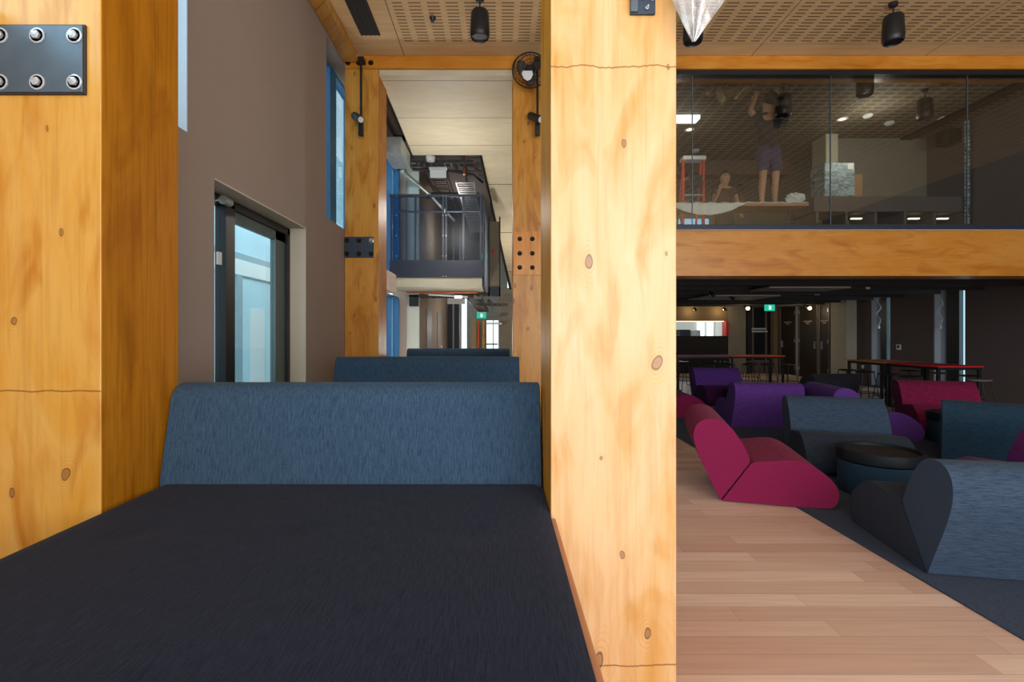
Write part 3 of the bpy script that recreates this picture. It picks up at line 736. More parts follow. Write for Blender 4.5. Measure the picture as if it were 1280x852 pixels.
# wall bits lower right
th = root('thermostat', (10.49, 13.05, 1.08), 'small white thermostat on the dark wall between the two slit windows', 'thermostat')
MB().box(-.015, .008, -.07, .07, 0, .14).build('case', 'white', th, .004); MB().box(-.018, -.014, -.04, .04, .05, .11).build('screen', 'black_metal', th)
tag(MB().box(10.47, 10.498, 14.3, 14.38, .5, .6).build('wall_outlet', 'white', bevel=.004), 'small white outlet low on the wall beside the concrete pier', 'outlet')
for i, (y, zb) in enumerate(((13.62, 1.72), (11.72, 1.70))):
    m = MB(); pts = [(10.40+.02*math.sin(k*1.3), y+.06*math.sin(k*.9), 2.56-(2.56-zb)*k/14) for k in range(15)]
    m.tube(pts, .012, 6)
    m.box(pts[-1][0]-.02, pts[-1][0]+.02, pts[-1][1]-.04, pts[-1][1]+.04, zb-.08, zb)
    tag(m.build('hanging_cable', 'white'), ['white cable dangling at the far slit window', 'white cable dangling at the near slit window'][i], 'cable')
# exit sign lower right
def exit_sign(x, y, z, s, label):
    o = root('exit_sign', (x, y, z), label, 'exit sign', group='green exit signs')
    MB().box(-.16*s, .16*s, -.01, .02, -.1*s, .1*s).build('panel', 'exit_green', o)
    MB().box(-.03*s, .0, -.016, -.01, -.06*s, .03*s).box(-.03*s, -.0, -.016, -.01, .04*s, .07*s).box(.02*s, .04*s, -.016, -.01, -.06*s, .06*s).build('running_figure', 'exit_white', o)
    MB().box(-.17*s, .17*s, -.012, .03, .1*s, .125*s).build('housing', 'white', o)
    MB().tube([(0, .01, .12*s), (0, .01, .12*s+.2)], .008).build('rod', 'black_metal', o)
exit_sign(8.70, 16, 2.34, 1.0, 'green running figure exit sign left of the far dark doors')
exit_sign(-.74, 19.8, 2.23, 1.15, 'small green exit sign at the end of the ground floor corridor')
exit_sign(-.62, 19.0, 4.45, .8, 'tiny green exit sign seen through the upper balustrade')
# dark ceiling services right
bf = ['near', 'second', 'third', 'fourth', 'fifth', 'sixth', 'seventh', 'eighth', 'ninth', 'tenth']
for k in range(10):
    y = 7.5+k*1.05
    tag(MB().box(1.2, 10.4, y, y+.10, 2.44, 2.62).build('ceiling_baffle', 'baffle'), '%s dark baffle back from the orange beam on the black ceiling' % bf[k], 'baffle', 'dark ceiling baffles')
for i, (x0, x1, y0, y1) in enumerate(((5.0, 6.7, 11.85, 13.2), (5.3, 6.9, 9.75, 10.5))):
    tag(MB().box(x0, x1, y0, y1, 2.40, 2.43).build('ceiling_panel', 'offwhite'), ['pale hanging ceiling panel deeper under the mezzanine', 'pale hanging ceiling panel nearer the orange beam'][i], 'ceiling panel', 'pale hanging ceiling panels')
for i, (x, y, z) in enumerate(((8.05, 16.2, 2.36), (10.0, 16.1, 2.36), (7.15, 18.2, 2.40), (8.25, 18.2, 2.40), (4.7, 11.0, 2.38), (5.6, 12, 2.38))):
    o = root('track_spotlight', (x, y, z), ['lit track spotlight left of the exit sign', 'lit track spotlight above the dark doors', 'left track spotlight over the servery', 'right track spotlight over the servery', 'black track spotlight beneath the dark ceiling at left', 'black track spotlight under the pale ceiling panel'][i], 'spotlight', group='track spotlights')
    MB().tube([(0, 0, 0), (0, 0, .22)], .012).build('stem', 'black_metal', o)
    MB().tube([(-.0, .06, .03), (0, -.08, -.03)], .045, 16).build('lamp_body', 'black_metal', o)
    if i < 2: MB().lathe([(0, -.05), (.04, -.04), (.055, 0), (.04, .04), (0, .05)], 16, (0, -.09, -.035)).build('bulb', 'warm_bulb', o, smooth=True)

# ------------------------------------------------------------------ upper room contents
ct = root('study_counter', (6.9, 8.8, 2.86), 'dark carrel counter with lit nooks along the upper room', 'counter')
MB().box(-1.55, 1.08, -.35, .35, .72, .98).build('top', 'dark_wall', ct, .005)
for k in range(6): MB().box(-1.5+k*.5, -1.46+k*.5, -.33, .33, 0, .72).build('divider', 'door_frame', ct)
MB().box(-1.5, 1.06, .28, .34, 0, .72).build('back_panel', 'brown_wall', ct)
for k in (1, 3, 4): MB().box(-1.3+k*.5, -1.12+k*.5, -.2, -.16, .63, .65).build('nook_light', 'warm_strip', ct)
o = root('wrapped_box', (5.78, 8.65, 3.84), 'blue plastic wrapped box standing on the dark counter behind the glass', 'box')
MB().box(-.25, .27, -.2, .2, 0, .58).build('wrapping', 'wrap', o, .02)
MB().box(.14, .24, -.206, -.2, .46, .56).build('sticker', 'white', kids(o)[0])
tag(MB().box(6.2, 6.5, 8.9, 8.94, 3.842, 4.36).build('leaning_board', 'cardboard'), 'tan board standing beside the wrapped box', 'board')
o = root('wall_speaker', (7.86, 8.7, 4.82), 'black box speaker on the dark upper wall near the ceiling', 'speaker')
MB().box(-.12, .10, -.12, .12, 0, .24).build('cabinet', 'black_metal', o, .01); MB().box(.1, .14, -.03, .03, .08, .16).build('bracket', 'black_metal', o)
gstrip = MB()
for k in range(34):
    z = 2.9+k*.065; gstrip.box(7.86, 7.92, 8.36, 8.40, z, z+.05, Matrix.Rotation(random.uniform(-.5, .5), 3, 'Z') @ Matrix.Rotation(random.uniform(-.3, .3), 3, 'X'))
tag(gstrip.build('tinsel_strip', 'wrap'), 'glittering blue plastic strip hanging near the right end of the glass', 'plastic strip')
tp = MB(); NX, NY = 26, 12; V = []  # crumpled surface modelled in place of the plastic sheet's reflection
for i in range(NX+1):
    row = []
    for j in range(NY+1):
        u, v = i/NX, j/NY
        dr = .30*(1-abs(u-.45)*1.5)*(.75+.25*math.sin(u*19))
        row.append(tp.bm.verts.new((3.05+.62*u+.02*math.sin(v*9+u*5), 7.35+.10*math.sin(v*PI)*math.cos(u*11)+.03*math.sin(u*31+v*17), 5.155-dr*v)))
    V.append(row)
for i in range(NX):
    for j in range(NY): tp.bm.faces.new((V[i][j], V[i+1][j], V[i+1][j+1], V[i][j+1]))
tag(tp.build('sheet_reflection', 'tan_reflection', smooth=True), 'crumpled tan form standing in for the plastic sheet reflected in the glass, left of the worker', 'reflection')
# work platform, drop cloth, ladder, workers
wp = root('work_platform', (3.4, 7.2, 2.86), 'low painter work platform on steel trestles behind the glass', 'platform')
MB().box(-.95, .95, -.22, .22, .44, .48).build('plank', 'bed_wood', wp, .003)
for sx in (-.8, .8):
    MB().tube([(sx, -.2, 0), (sx, 0, .44), (sx, .2, 0)], .015).tube([(sx, -.1, .22), (sx, .1, .22)], .01).build('trestle', 'dark_services', wp)
dc = MB(); nx, ny = 40, 10; V = []
for i in range(nx+1):
    row = []
    x = 2.46+(4.32-2.46)*i/nx
    for j in range(ny+1):
        t = j/ny; drop = (.17*max(0, 1-((x-2.9)/.55)**2) if x < 3.45 else .0)+.012
        if t < .35: y = 6.93-.0; z = 3.349-drop*(1-t/.35)+.004*math.sin(x*40); y += .012*math.sin(x*30)
        else: y = 6.93+(t-.35)*.6; z = 3.352+.006*math.sin(x*33+j)
        row.append(dc.bm.verts.new((x, y+.03, z)))
    V.append(row)
for i in range(nx):
    for j in range(ny): dc.bm.faces.new((V[i][j], V[i+1][j], V[i+1][j+1], V[i][j+1]))
dco = dc.build('drop_cloth', 'sheet', smooth=True)
tag(dco, 'white drop cloth draped over the work platform behind the glass', 'drop cloth')
rg = MB(); vs = bmesh.ops.create_icosphere(rg.bm, subdivisions=3, radius=1)['verts']
for v in vs: v.co = Vector((v.co.x*.13, v.co.y*.08, v.co.z*.07))*(1+.2*math.sin(v.co.x*9+v.co.z*7)*math.cos(v.co.y*8))+Vector((4.17, 7.0, 3.415))
tag(rg.build('crumpled_cloth', 'sheet', smooth=True), 'small crumpled white cloth at the right end of the work platform', 'cloth')
ld = root('step_ladder', (3.60, 9.25, 2.86), 'red step ladder with a pale top cap behind the glass', 'ladder')
for sx in (-1, 1):
    MB().box(-.02, .02, -.03, .03, 0, 1.86, Matrix.Rotation(0, 3, 'Y')).build('rail', 'red_rail', ld).location = (sx*.19, 0, 0)
    MB().tube([(sx*.19, .5, 0), (sx*.17, .05, 1.82)], .02).build('rear_leg', 'red_rail', ld)
for z in (.3, .6, .9, 1.2, 1.5): MB().box(-.17, .17, -.05, .05, z, z+.03).build('step', 'galv', ld)
MB().box(-.21, .21, -.09, .12, 1.86, 1.93).build('top_cap', 'white', ld, .005)
MB().box(-.12, .12, -.14, .0, 1.36, 1.56).build('tool_tray', 'black_metal', ld, .01)

def skin(name, verts, edges, mat, parent, sub=2, rootv=0):
    me = bpy.data.meshes.new(name); me.from_pydata([v[:3] for v in verts], edges, [])
    o = bpy.data.objects.new(name, me); col.objects.link(o); o.parent = parent
    me.materials.append(M[mat]); 
    mod = o.modifiers.new('skin', 'SKIN'); mod.use_smooth_shade = True
    if not me.skin_vertices: 
        bpy.context.view_layer.objects.active = o
    sv = me.skin_vertices[0].data
    for i, v in enumerate(verts): sv[i].radius = (v[3], v[4] if len(v) > 4 else v[3]); sv[i].use_root = (i == rootv)
    s = o.modifiers.new('sub', 'SUBSURF'); s.levels = sub; s.render_levels = sub
    return o
def hand(verts, edges, wrist, d, side, up):
    """palm and five fingers growing from the wrist vertex"""
    d = Vector(d).normalized(); side = Vector(side).normalized(); up = Vector(up)
    w = Vector(verts[wrist][:3])
    p = w+d*.07; verts.append((*p, .033, .016)); edges.append((wrist, len(verts)-1)); pi = len(verts)-1
    for k, (off, ln) in enumerate(((-.027, .070), (-.009, .080), (.010, .074), (.028, .058))):
        a = p+side*off+d*.03; b = a+d*ln*.5+up*.004; c = b+d*ln*.4-up*.018
        for q, par in ((a, pi), (b, None), (c, None)):
            verts.append((*q, .009)); edges.append((par if par is not None else len(verts)-2, len(verts)-1))
    a = w+d*.03-side*.035; b = a+d*.035-side*.02
    verts.append((*a, .012)); edges.append((wrist, len(verts)-1)); verts.append((*b, .010)); edges.append((len(verts)-2, len(verts)-1))
def hair(c, r, parent):
    m = MB(); vs = bmesh.ops.create_icosphere(m.bm, subdivisions=4, radius=1)['verts']
    for v in vs:
        k = 1+.04*math.sin(v.co.x*14+v.co.z*3)*math.cos(v.co.y*9)
        v.co = Vector((v.co.x*r[0]*k+c[0], v.co.y*r[1]*k+c[1], v.co.z*r[2]*k+c[2]))
    return m.build('hair', 'hair', parent, smooth=True)
# worker 1: standing on the platform, back to us, both arms up at the ceiling
pw = root('person', (3.93, 7.26, 3.352), 'person in dark top and navy shorts reaching up to the ceiling behind the glass', 'person')
V = [(0, 0, .86, .105, .09), (0, 0, 1.0, .10, .085), (0, .01, 1.15, .14, .10), (0, 0, 1.28, .15, .09), (0, 0, 1.36, .05, .05), (.01, .0, 1.42, .085, .085), (.02, -.0, 1.49, .11, .11), (.02, 0, 1.57, .10, .10)]
E = [(i, i+1) for i in range(7)]
def chain(pts, par):
    for p in pts: V.append(p); E.append((par, len(V)-1)); par = len(V)-1
    return par
chain([(-.085, 0, .78, .085, .085), (-.085, -.02, .46, .052, .052), (-.085, .02, .28, .05, .05), (-.085, .02, .08, .032, .032), (-.085, .0, .04, .035, .035), (-.11, .14, .03, .035, .02)], 0)
chain([(.085, 0, .78, .085, .085), (.11, .0, .46, .052, .052), (.11, .03, .28, .05, .05), (.11, .03, .08, .032, .032), (.11, .02, .04, .035, .035), (.20, .12, .03, .035, .02)], 0)
wl_ = chain([(-.17, 0, 1.31, .05, .05), (-.26, .02, 1.42, .042, .042), (-.16, .08, 1.60, .026, .026)], 3)
wr_ = chain([(.17, 0, 1.31, .05, .05), (.30, .02, 1.44, .042, .042), (.20, .06, 1.62, .026, .026)], 3)
hand(V, E, wl_, (.3, .2, 1), (1, 0, -.2), (0, .3, 0)); hand(V, E, wr_, (-.3, .2, 1), (-1, 0, -.2), (0, .3, 0))
skin('body', V, E, 'skin', pw)
skin('shirt', [(0, 0, .72, .14, .14), (0, 0, .90, .145, .14), (0, 0, 1.02, .135, .105), (0, .01, 1.16, .155, .115), (0, 0, 1.28, .16, .105), (0, 0, 1.35, .07, .07), (-.17, 0, 1.31, .065, .065), (-.22, .01, 1.37, .06, .06), (.17, 0, 1.31, .065, .065), (.235, .01, 1.375, .06, .06)],
     [(0, 1), (1, 2), (2, 3), (3, 4), (4, 5), (4, 6), (6, 7), (4, 8), (8, 9)], 'shirt', pw)
skin('shorts', [(0, 0, .96, .15, .15), (0, 0, .82, .155, .15), (-.085, 0, .70, .098, .1), (-.085, -.01, .50, .09, .09), (.09, 0, .70, .098, .1), (.11, 0, .50, .09, .09)], [(0, 1), (1, 2), (2, 3), (1, 4), (4, 5)], 'shorts', pw)
hair((.02, -.025, 1.555), (.098, .105, .125), pw)
skin('left_shoe', [(-.085, .0, .06, .045, .05), (-.095, .06, .04, .04, .045), (-.115, .16, .03, .03, .04)], [(0, 1), (1, 2)], 'sheet', pw)
skin('right_shoe', [(.11, .02, .06, .045, .05), (.15, .07, .04, .04, .045), (.22, .15, .03, .03, .04)], [(0, 1), (1, 2)], 'sheet', pw)
# worker 2: facing us beside the ladder
pw = root('person', (4.30, 9.5, 2.86), 'dark haired person in brown top beside the red ladder behind the glass', 'person')
V = [(0, 0, .93, .13, .10), (0, 0, 1.08, .12, .09), (0, 0, 1.25, .15, .105), (0, 0, 1.38, .15, .09), (0, 0, 1.47, .05, .05), (0, -.01, 1.54, .085, .085), (0, -.015, 1.62, .11, .11), (0, -.01, 1.71, .10, .10)]
E = [(i, i+1) for i in range(7)]
chain([(-.09, 0, .84, .09, .09), (-.10, -.01, .49, .055, .055), (-.10, .02, .3, .05, .05), (-.10, .02, .08, .035, .035), (-.11, -.10, .03, .04, .025)], 0)
chain([(.09, 0, .84, .09, .09), (.10, -.01, .49, .055, .055), (.10, .02, .3, .05, .05), (.10, .02, .08, .035, .035), (.11, -.10, .03, .04, .025)], 0)
a_ = chain([(-.18, 0, 1.40, .05, .05), (-.23, -.06, 1.14, .04, .04), (-.20, -.20, 1.28, .027, .027)], 3)
b_ = chain([(.18, 0, 1.40, .05, .05), (.24, -.02, 1.14, .04, .04), (.22, -.16, .95, .027, .027)], 3)
hand(V, E, a_, (.1, -.5, .8), (1, 0, 0), (0, -.3, 0)); hand(V, E, b_, (0, -.5, -.8), (-1, 0, 0), (0, .3, 0))
V.append((0, -.105, 1.60, .014, .014)); E.append((6, len(V)-1))
skin('body', V, E, 'skin', pw)
skin('shirt', [(0, 0, .84, .15, .14), (0, 0, 1.08, .15, .13), (0, 0, 1.25, .175, .135), (0, 0, 1.38, .175, .125), (0, 0, 1.46, .09, .09), (-.18, 0, 1.39, .065, .065), (-.205, -.03, 1.27, .06, .06), (.18, 0, 1.39, .065, .065), (.21, -.01, 1.27, .06, .06)],
     [(0, 1), (1, 2), (2, 3), (3, 4), (3, 5), (5, 6), (3, 7), (7, 8)], 'brown_shirt', pw)
skin('trousers', [(0, 0, 1.02, .14, .13), (0, 0, .86, .145, .13), (-.09, 0, .75, .1, .1), (-.10, 0, .48, .08, .08), (-.10, .02, .12, .065, .065), (.09, 0, .75, .1, .1), (.10, 0, .48, .08, .08), (.10, .02, .12, .065, .065)], [(0, 1), (1, 2), (2, 3), (3, 4), (1, 5), (5, 6), (6, 7)], 'charcoal', pw)
hair((0, .028, 1.70), (.092, .10, .115), pw)
for sx in (-1, 1):
    MB().lathe([(0, -.011), (.008, -.007), (.011, 0), (.008, .007), (0, .011)], 12, (sx*.03, -.105, 1.635)).build('eye', 'hair', pw, smooth=True)
MB().box(-.022, .022, -.112, -.10, 1.565, 1.573).build('mouth', 'red_post', pw)

# ------------------------------------------------------------------ centre hall beyond the second frame
struct('trim_8', MB().box(-1.598, .168, 6.56, 6.59, 4.915, 4.988), 'ply')
sf = MB(); sf.prism([(-1.598, 6.595), (.168, 6.595), (.168, 7.005), (.95, 7.005), (.95, 9.5), (-1.67, 9.5), (-1.61, 7.005), (-1.598, 7.005)], 4.92, 4.985, 'xy')
struct('ceiling_soffit', sf, 'ply')
struct('ceiling_gap_panel', MB().box(-2.35, -1.6, 6.9, 9.8, 5.3, 5.45), 'beam_brown')
# stair flight underside going down and away
struct('ceiling_hall', MB().box(-1.67, .95, 6.95, 9.5, 5.0, 5.3), 'beam_brown')
s = MB(); a = [(-.38, 9.45, 5.02), (.95, 9.45, 5.02), (.95, 13.0, 2.7), (.29, 13.0, 2.7)]
A = [s.bm.verts.new(p) for p in a]; B = [s.bm.verts.new((p[0], p[1], p[2]+.3)) for p in a]
s.bm.faces.new(A); s.bm.faces.new(B[::-1])
for k in range(4): s.bm.faces.new((A[k], B[k], B[(k+1) % 4], A[(k+1) % 4]))
tag(s.build('stair_soffit', 'ply'), 'pale plywood underside of the stair sloping down beyond the hall opening', 'stair')
s = MB(); s.tube([(-.40, 9.45, 5.0), (.27, 13.0, 2.68)], .03, 4)
tag(s.build('stair_edge_strip', 'black_metal'), 'dark edge strip running down the sloping stair underside', 'strip')
# balcony
struct('floor_balcony', MB().box(-2.19, -.33, 9.8, 10.88, 2.43, 2.63).box(-1.78, -.33, 10.88, 12.5, 2.43, 2.63), 'concrete_pale')
bl = root('steel_balustrade', (-1.22, 9.8, 2.63), 'dark navy steel balustrade with mesh panels across the upper landing', 'balustrade')
MB().box(-.96, .89, -.03, .0, -.02, .32).build('kick_plate', 'navy_steel', bl, .003)
MB().box(-.96, .89, -.04, .02, 1.57, 1.62).build('top_rail', 'navy_steel', bl, .003)
for x in (-.92, -.45, .10, .16, .50, .84): MB().box(x-.02, x+.02, -.035, .01, .3, 1.58).build('post', 'navy_steel', bl)
MB().box(-.92, .10, -.012, -.008, .32, 1.57).box(.16, .86, -.012, -.008, .32, 1.57).build('mesh_panel', 'mesh_panel', bl)
MB().tube([(-.8, .08, 1.30), (.84, .08, 1.30)], .02, 10).build('handrail', 'galv', bl)
MB().box(.87, .90, 0, 2.4, -.2, 1.6).build('side_panel', 'navy_steel', bl)
g = MB()
for x in (-.82, .10, .16):
    for z in (-.0, .4, .8, 1.2, 1.58): g.box(x-.008, x+.008, -.045, -.035, z-.008, z+.008)
g.build('rivets', 'galv', bl)
o = root('lift_door', (-.12, 10.6, 2.4), 'grey upper landing door beside the balustrade with small red device', 'door')
MB().box(-.10, .10, 0, .05, .0, 1.5).build('leaf', 'concrete', o); MB().box(-.13, -.10, -.02, .06, -.1, 1.6).box(.10, .13, -.02, .06, -.1, 1.6).box(-.13, .13, -.02, .06, -.1, .1).build('frame', 'navy_steel', o)
MB().lathe([(0, -.03), (.03, -.03), (.04, 0), (0, .01)], 16, (-.03, -.02, .85), Matrix.Rotation(PI/2, 3, 'X')).build('device', 'red_post', o, smooth=True)
# corridor walls and columns
struct('wall_corridor', MB().box(-2.3, -1.79, 11.0, 17.0, 0, 5.3), 'brown_wall')
struct('trim_9', MB().box(-2.32, -1.785, 10.90, 10.998, 0, 5.3), 'white_wall')
struct('wall_corridor_dark', MB().box(-2.3, -1.35, 17.0, 17.4, 0, 5.3), 'black_metal')
for k in range(4):
    tag(MB().tube([(-1.70+k*.11, 16.9, 0), (-1.70+k*.11, 16.9, 5.2)], .022, 10).build('wall_pipe', 'galv' if k % 2 else 'navy_steel'), ['leftmost', 'second', 'third', 'rightmost'][k]+' vertical pipe on the dark wall at the end of the hall', 'pipe', 'vertical pipes')
for k, (y0, y1) in enumerate(((12.0, 12.9), (14.1, 15.0))):
    d = root('door_%d' % (4+k), (-1.79, (y0+y1)/2, 0), None, None); d['kind'] = 'structure'
    MB().box(0, .02, -.45, .45, 0, 2.1).build('door_leaf', 'door_frame', d); MB().box(.02, .06, .3, .34, .95, 1.15).build('door_handle', 'galv', kids(d)[0])
struct('wall_corridor_end', MB().box(-1.35, -.55, 20.2, 20.4, 0, 5.3).box(-.55, .3, 20.2, 20.4, 2.05, 5.3), 'concrete')
struct('trim_10', MB().box(-1.50, -1.42, 17.3, 17.38, 0, 5.3), 'white_wall')
for k, (x0, x1, mt, lb) in enumerate(((-1.18, -.95, 'cardboard', 'tan timber door at the end of the ground corridor'), (-.90, -.84, 'redorange_top', 'narrow orange door edge at the end of the corridor'), (-.72, -.62, 'timber_beam', 'amber door jamb beside the bright corridor exit'))):
    tag(MB().box(x0, x1, 20.0, 20.1, 0, 2.05).build('corridor_door', mt), lb, 'door')
ex = root('exit_doorway', (-.3, 22.5, 0), 'bright glazed doorway at the far end of the ground corridor', 'doorway')
MB().box(-.34, .2, 0, .02, 0, 2.2).build('glazing', 'day_white', ex); MB().box(-.34, .2, -.05, 0, 1.0, 1.06).box(-.02, .02, -.05, 0, 0, 2.2).build('frame', 'black_metal', ex)
struct('wall_hall_right', MB().box(-.04, .9, 13.0, 13.2, 0, 2.7), 'concrete')
tag(MB().box(-.36, .05, 12.92, 12.97, 1.74, 1.79).build('wall_rail', 'galv'), 'thin pale rail on the concrete wall under the stair', 'rail')
struct('wall_hall_right_side', MB().box(.7, .9, 7.05, 13, 0, 5.3), 'concrete')
# hanging white signs
for i, (x, y, z) in enumerate(((-1.31, 10.5, 4.80), (-1.06, 12.0, 2.22))):
    o = root('hanging_sign', (x, y, z), ['blank white hanging sign above the upper landing', 'blank white hanging sign in the ground corridor'][i], 'sign', group='blank white hanging signs')
    s_ = 1 if i == 0 else 1.25
    MB().box(-.17*s_, .17*s_, -.01, .01, 0, .16*s_).build('face', 'white', o); MB().box(-.19*s_, .19*s_, -.04, .04, .17*s_, .22*s_).build('housing', 'white', o, .004)
    MB().tube([(0, 0, .2), (0, 0, .42 if i == 0 else .30)], .006).build('rod', 'galv', o)
# cable trays, ducts, pipes
def tray(x0, x1, y0, y1, z, label, along='y', mt='dark_services'):
    m = MB(); 
    if along == 'y':
        m.box(x0, x0+.015, y0, y1, z, z+.06).box(x1-.015, x1, y0, y1, z, z+.06)
        n = int((y1-y0)/.16)
        for k in range(n): m.box(x0, x1, y0+k*.16, y0+k*.16+.03, z, z+.015)
    else:
        m.box(x0, x1, y0, y0+.015, z, z+.06).box(x0, x1, y1-.015, y1, z, z+.06)
        n = int((x1-x0)/.14)
        for k in range(n): m.box(x0+k*.14, x0+k*.14+.04, y0, y1, z, z+.015)
        for k in range(n): m.box(x0+k*.14+.05, x0+k*.14+.09, y0-.02, y0, z+.01, z+.05)
    return tag(m.build('cable_tray', mt), label, 'cable tray', 'cable trays in the hall')
tray(-.95, -.55, 10.6, 16, 4.72, 'galvanised ladder cable tray running away over the upper landing', 'y', 'galv')
tray(-2.0, -.55, 10.1, 10.35, 4.98, 'dark cable tray crossing just behind the plywood soffit', 'x')
tray(-2.0, -.6, 10.9, 11.2, 2.30, 'dark cable tray crossing under the landing slab', 'x')
tray(-1.0, -.1, 11.0, 11.4, 2.36, 'short dark cable tray under the landing right of the sign', 'x', 'dark_services')
tray(-1.9, -.5, 11.8, 12.1, 4.80, 'second dark cable tray crossing deeper over the upper landing', 'x')
tray(-1.5, -1.2, 10.7, 16, 4.90, 'narrow dark cable tray running away left of the white sign', 'y')
tray(-.8, -.42, 12.0, 19, 2.32, 'long cable tray receding along the ground corridor', 'y', 'dark_services')
tray(-.6, .2, 12.2, 12.5, 2.20, 'lower short cable tray beside the concrete wall', 'x')
for i, (p, r_, mt, lb) in enumerate([([(-2.0, 10.6, 2.38), (-.5, 10.6, 2.38)], .022, 'copper', 'copper pipe running under the landing slab'), ([(-1.55, 10.75, 2.35), (-.7, 10.75, 2.30)], .02, 'white', 'white pipe running under the landing slab'),
                                 ([(-.75, 10.45, 5.25), (-.75, 10.45, 4.85)], .03, 'copper', 'short red pipe dropping from the upper hall ceiling'), ([(-1.95, 9.9, 4.74), (-1.6, 11.5, 4.70), (-1.3, 14, 4.70)], .04, 'galv', 'grey conduit bending through the upper hall'),
                                 ([(-1.9, 10.75, 5.06), (-1.2, 10.8, 5.05), (-.6, 10.9, 5.0), (-.4, 11.3, 4.95)], .03, 'dark_services', 'dark flexible conduit looping behind the white sign'), ([(-1.75, 11.6, 2.38), (-.45, 11.6, 2.38)], .015, 'copper', 'thin copper pipe deeper under the landing slab'),
                                 ([(-.3, 13.3, 2.38), (-.25, 14.0, 2.38), (-.25, 19, 2.38)], .05, 'dark_services', 'dark pipe receding along the corridor ceiling')]):
    tag(MB().tube(p, r_, 10).build('service_pipe', mt, smooth=True), lb, 'pipe', 'service pipes')
tag(MB().box(-2.02, -1.70, 8.55, 9.4, 4.62, 4.9).build('air_duct', 'galv', bevel=.01), 'square grey air duct tucked left of the plywood soffit', 'duct')
tag(MB().lathe([(0, 0), (.08, 0), (.10, .08), (.06, .14), (0, .14)], 20, (-1.40, 10.0, 4.98)).build('ceiling_camera', 'white', smooth=True), 'white domed ceiling device below the end of the soffit', 'camera')
tag(MB().box(-1.98, -1.78, 10.82, 10.89, 2.1, 2.3).build('wall_vent', 'black_metal'), 'small black vent high on the white corridor pier', 'vent')
tag(MB().box(-.95, -.80, 10.35, 10.40, 2.24, 2.30).build('light_fitting', 'lamp_cool'), 'small white light fitting among the ground corridor services', 'light')

# ------------------------------------------------------------------ outside
fc = root('neighbour_building', (-6, 10, 0), 'pale blue neighbouring building seen through the low window', 'building')
MB().box(-.3, 0, -10, 14, -1, 2.85).box(-.3, 0, -10, 14, 3.35, 8).build('facade', 'facade', fc)
MB().box(-.3, .05, -10, 3.6, 2.85, 3.2).build('white_band', 'facade_white', fc)
MB().box(-.3, .04, -10, 14, 3.2, 3.35).build('ledge', 'facade_grey', fc)
g = MB()
for k in range(9): g.box(-.3, .06, -8+k*2.3, -7.75+k*2.3, -1, 2.85)
g.build('pilaster', 'facade_grey', fc)
g = MB()
for k in range(9): g.box(-.3, .02, -7.3+k*2.3, -6.6+k*2.3, -1, 2.1)
g.build('pale_panel', 'facade_white', fc)
struct('ground', MB().box(-30, -2.35, -20, 40, -1.2, -1), 'concrete')

# ------------------------------------------------------------------ light
sc = bpy.context.scene
wd = bpy.data.worlds.new('world'); sc.world = wd; wd.use_nodes = True
nt = wd.node_tree; nt.nodes.clear()
o_ = nt.nodes.new('ShaderNodeOutputWorld'); b_ = nt.nodes.new('ShaderNodeBackground'); sk = nt.nodes.new('ShaderNodeTexSky')
sk.sky_type = 'HOSEK_WILKIE'; sk.turbidity = 3.5; sk.sun_direction = Vector((.3, -.5, .8)).normalized()
mx = nt.nodes.new('ShaderNodeMixRGB'); mx.inputs[0].default_value = .85; mx.inputs[2].default_value = (.78, .90, 1.0, 1)
nt.links.new(sk.outputs[0], mx.inputs[1]); nt.links.new(mx.outputs[0], b_.inputs[0]); b_.inputs[1].default_value = 1.5
nt.links.new(b_.outputs[0], o_.inputs[0])
def area(name, loc, rot, sx, sy, power, color=(1, 1, 1)):
    l = bpy.data.lights.new(name, 'AREA'); l.shape = 'RECTANGLE'; l.size = sx; l.size_y = sy; l.energy = power; l.color = color
    o = bpy.data.objects.new(name, l); o.location = loc; o.rotation_euler = rot; col.objects.link(o); return o
def point(name, loc, power, color, r=.02):
    r = .02
    l = bpy.data.lights.new(name, 'POINT'); l.energy = power; l.color = color; l.shadow_soft_size = r
    o = bpy.data.objects.new(name, l); o.location = loc; col.objects.link(o); return o
area('daylight_behind', (2.2, -4.0, 2.2), (PI/2+.22, 0, 0), 9.0, 4.2, 540, (1, .98, .95))
area('daylight_left_high', (-2.6, 0.2, 3.9), (0, -PI/2, 0), 2.0, 6.0, 130, (.85, .93, 1))
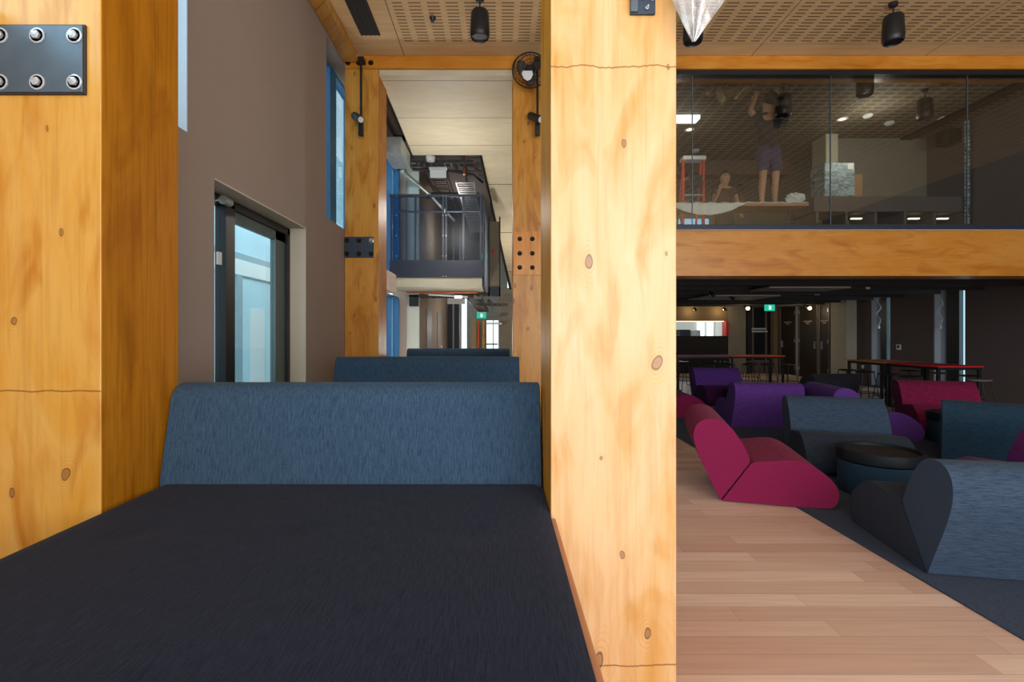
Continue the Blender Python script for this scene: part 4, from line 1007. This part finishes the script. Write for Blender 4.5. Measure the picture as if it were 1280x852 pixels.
area('hall_light', (-.9, 9.2, 4.2), (0, 0, 0), 1.4, 2.2, 0.1, (1, .96, .9))
point('hall_upper_lamp', (-.9, 8.6, 3.6), 60, (1, .96, .88))
point('stair_fill', (.2, 11.0, 2.9), 25, (1, .94, .84))  # unseen lamp added to light the stair underside from below
point('hall_lower_lamp', (-.9, 9.6, 1.3), 38, (1, .96, .9), .3)
point('corridor_lamp', (-.9, 14.5, 1.7), 30, (1, .95, .88), .3)
point('landing_lamp', (-1.1, 13.0, 4.0), 45, (1, .93, .85), .3)
point('upper_room_lamp', (6.0, 8.0, 4.7), 14, (1, .92, .8), .2)
point('upper_room_lamp_left', (3.0, 8.6, 4.5), 10, (1, .92, .8), .2)
point('servery_spot_left', (7.15, 18.5, 2.36), 5, (1, .75, .4), .05)
point('servery_spot_right', (8.25, 18.5, 2.36), 5, (1, .75, .4), .05)
point('door_spot', (9.9, 16.5, 2.25), 6, (1, .8, .55), .05)
point('door_spot_left', (8.2, 16.6, 2.2), 8, (1, .8, .55), .05)
point('kitchen_lamp', (7.5, 20.5, 2.3), 25, (1, .98, .95), .1)
area('right_slit_daylight', (10.95, 12.5, 1.5), (0, PI/2, 0), 2.2, 4.0, 60, (.85, .93, 1))

area('facade_fill', (-2.7, 9.0, 7.5), (0, PI/4+.35, 0), 3, 14, 700, (.92, .97, 1))  # unseen area lamp added outside to brighten the neighbouring facade
cam = bpy.data.cameras.new('camera'); co = bpy.data.objects.new('camera', cam); col.objects.link(co)
co.location = (0, 0, CAMZ); co.rotation_euler = (PI/2, 0, 0)
cam.sensor_width = 36; cam.lens = 620*36/1280; cam.shift_x = 15/1280; cam.shift_y = -9/1280; cam.clip_start = .02; cam.clip_end = 200
sc.camera = co
sc.view_settings.view_transform = 'Standard'; sc.view_settings.look = 'None'; sc.view_settings.exposure = 0.0; sc.view_settings.gamma = 1.0
sc.cycles.use_denoising = True
sc.cycles.max_bounces = 8; sc.cycles.transparent_max_bounces = 16; sc.cycles.sample_clamp_indirect = 6
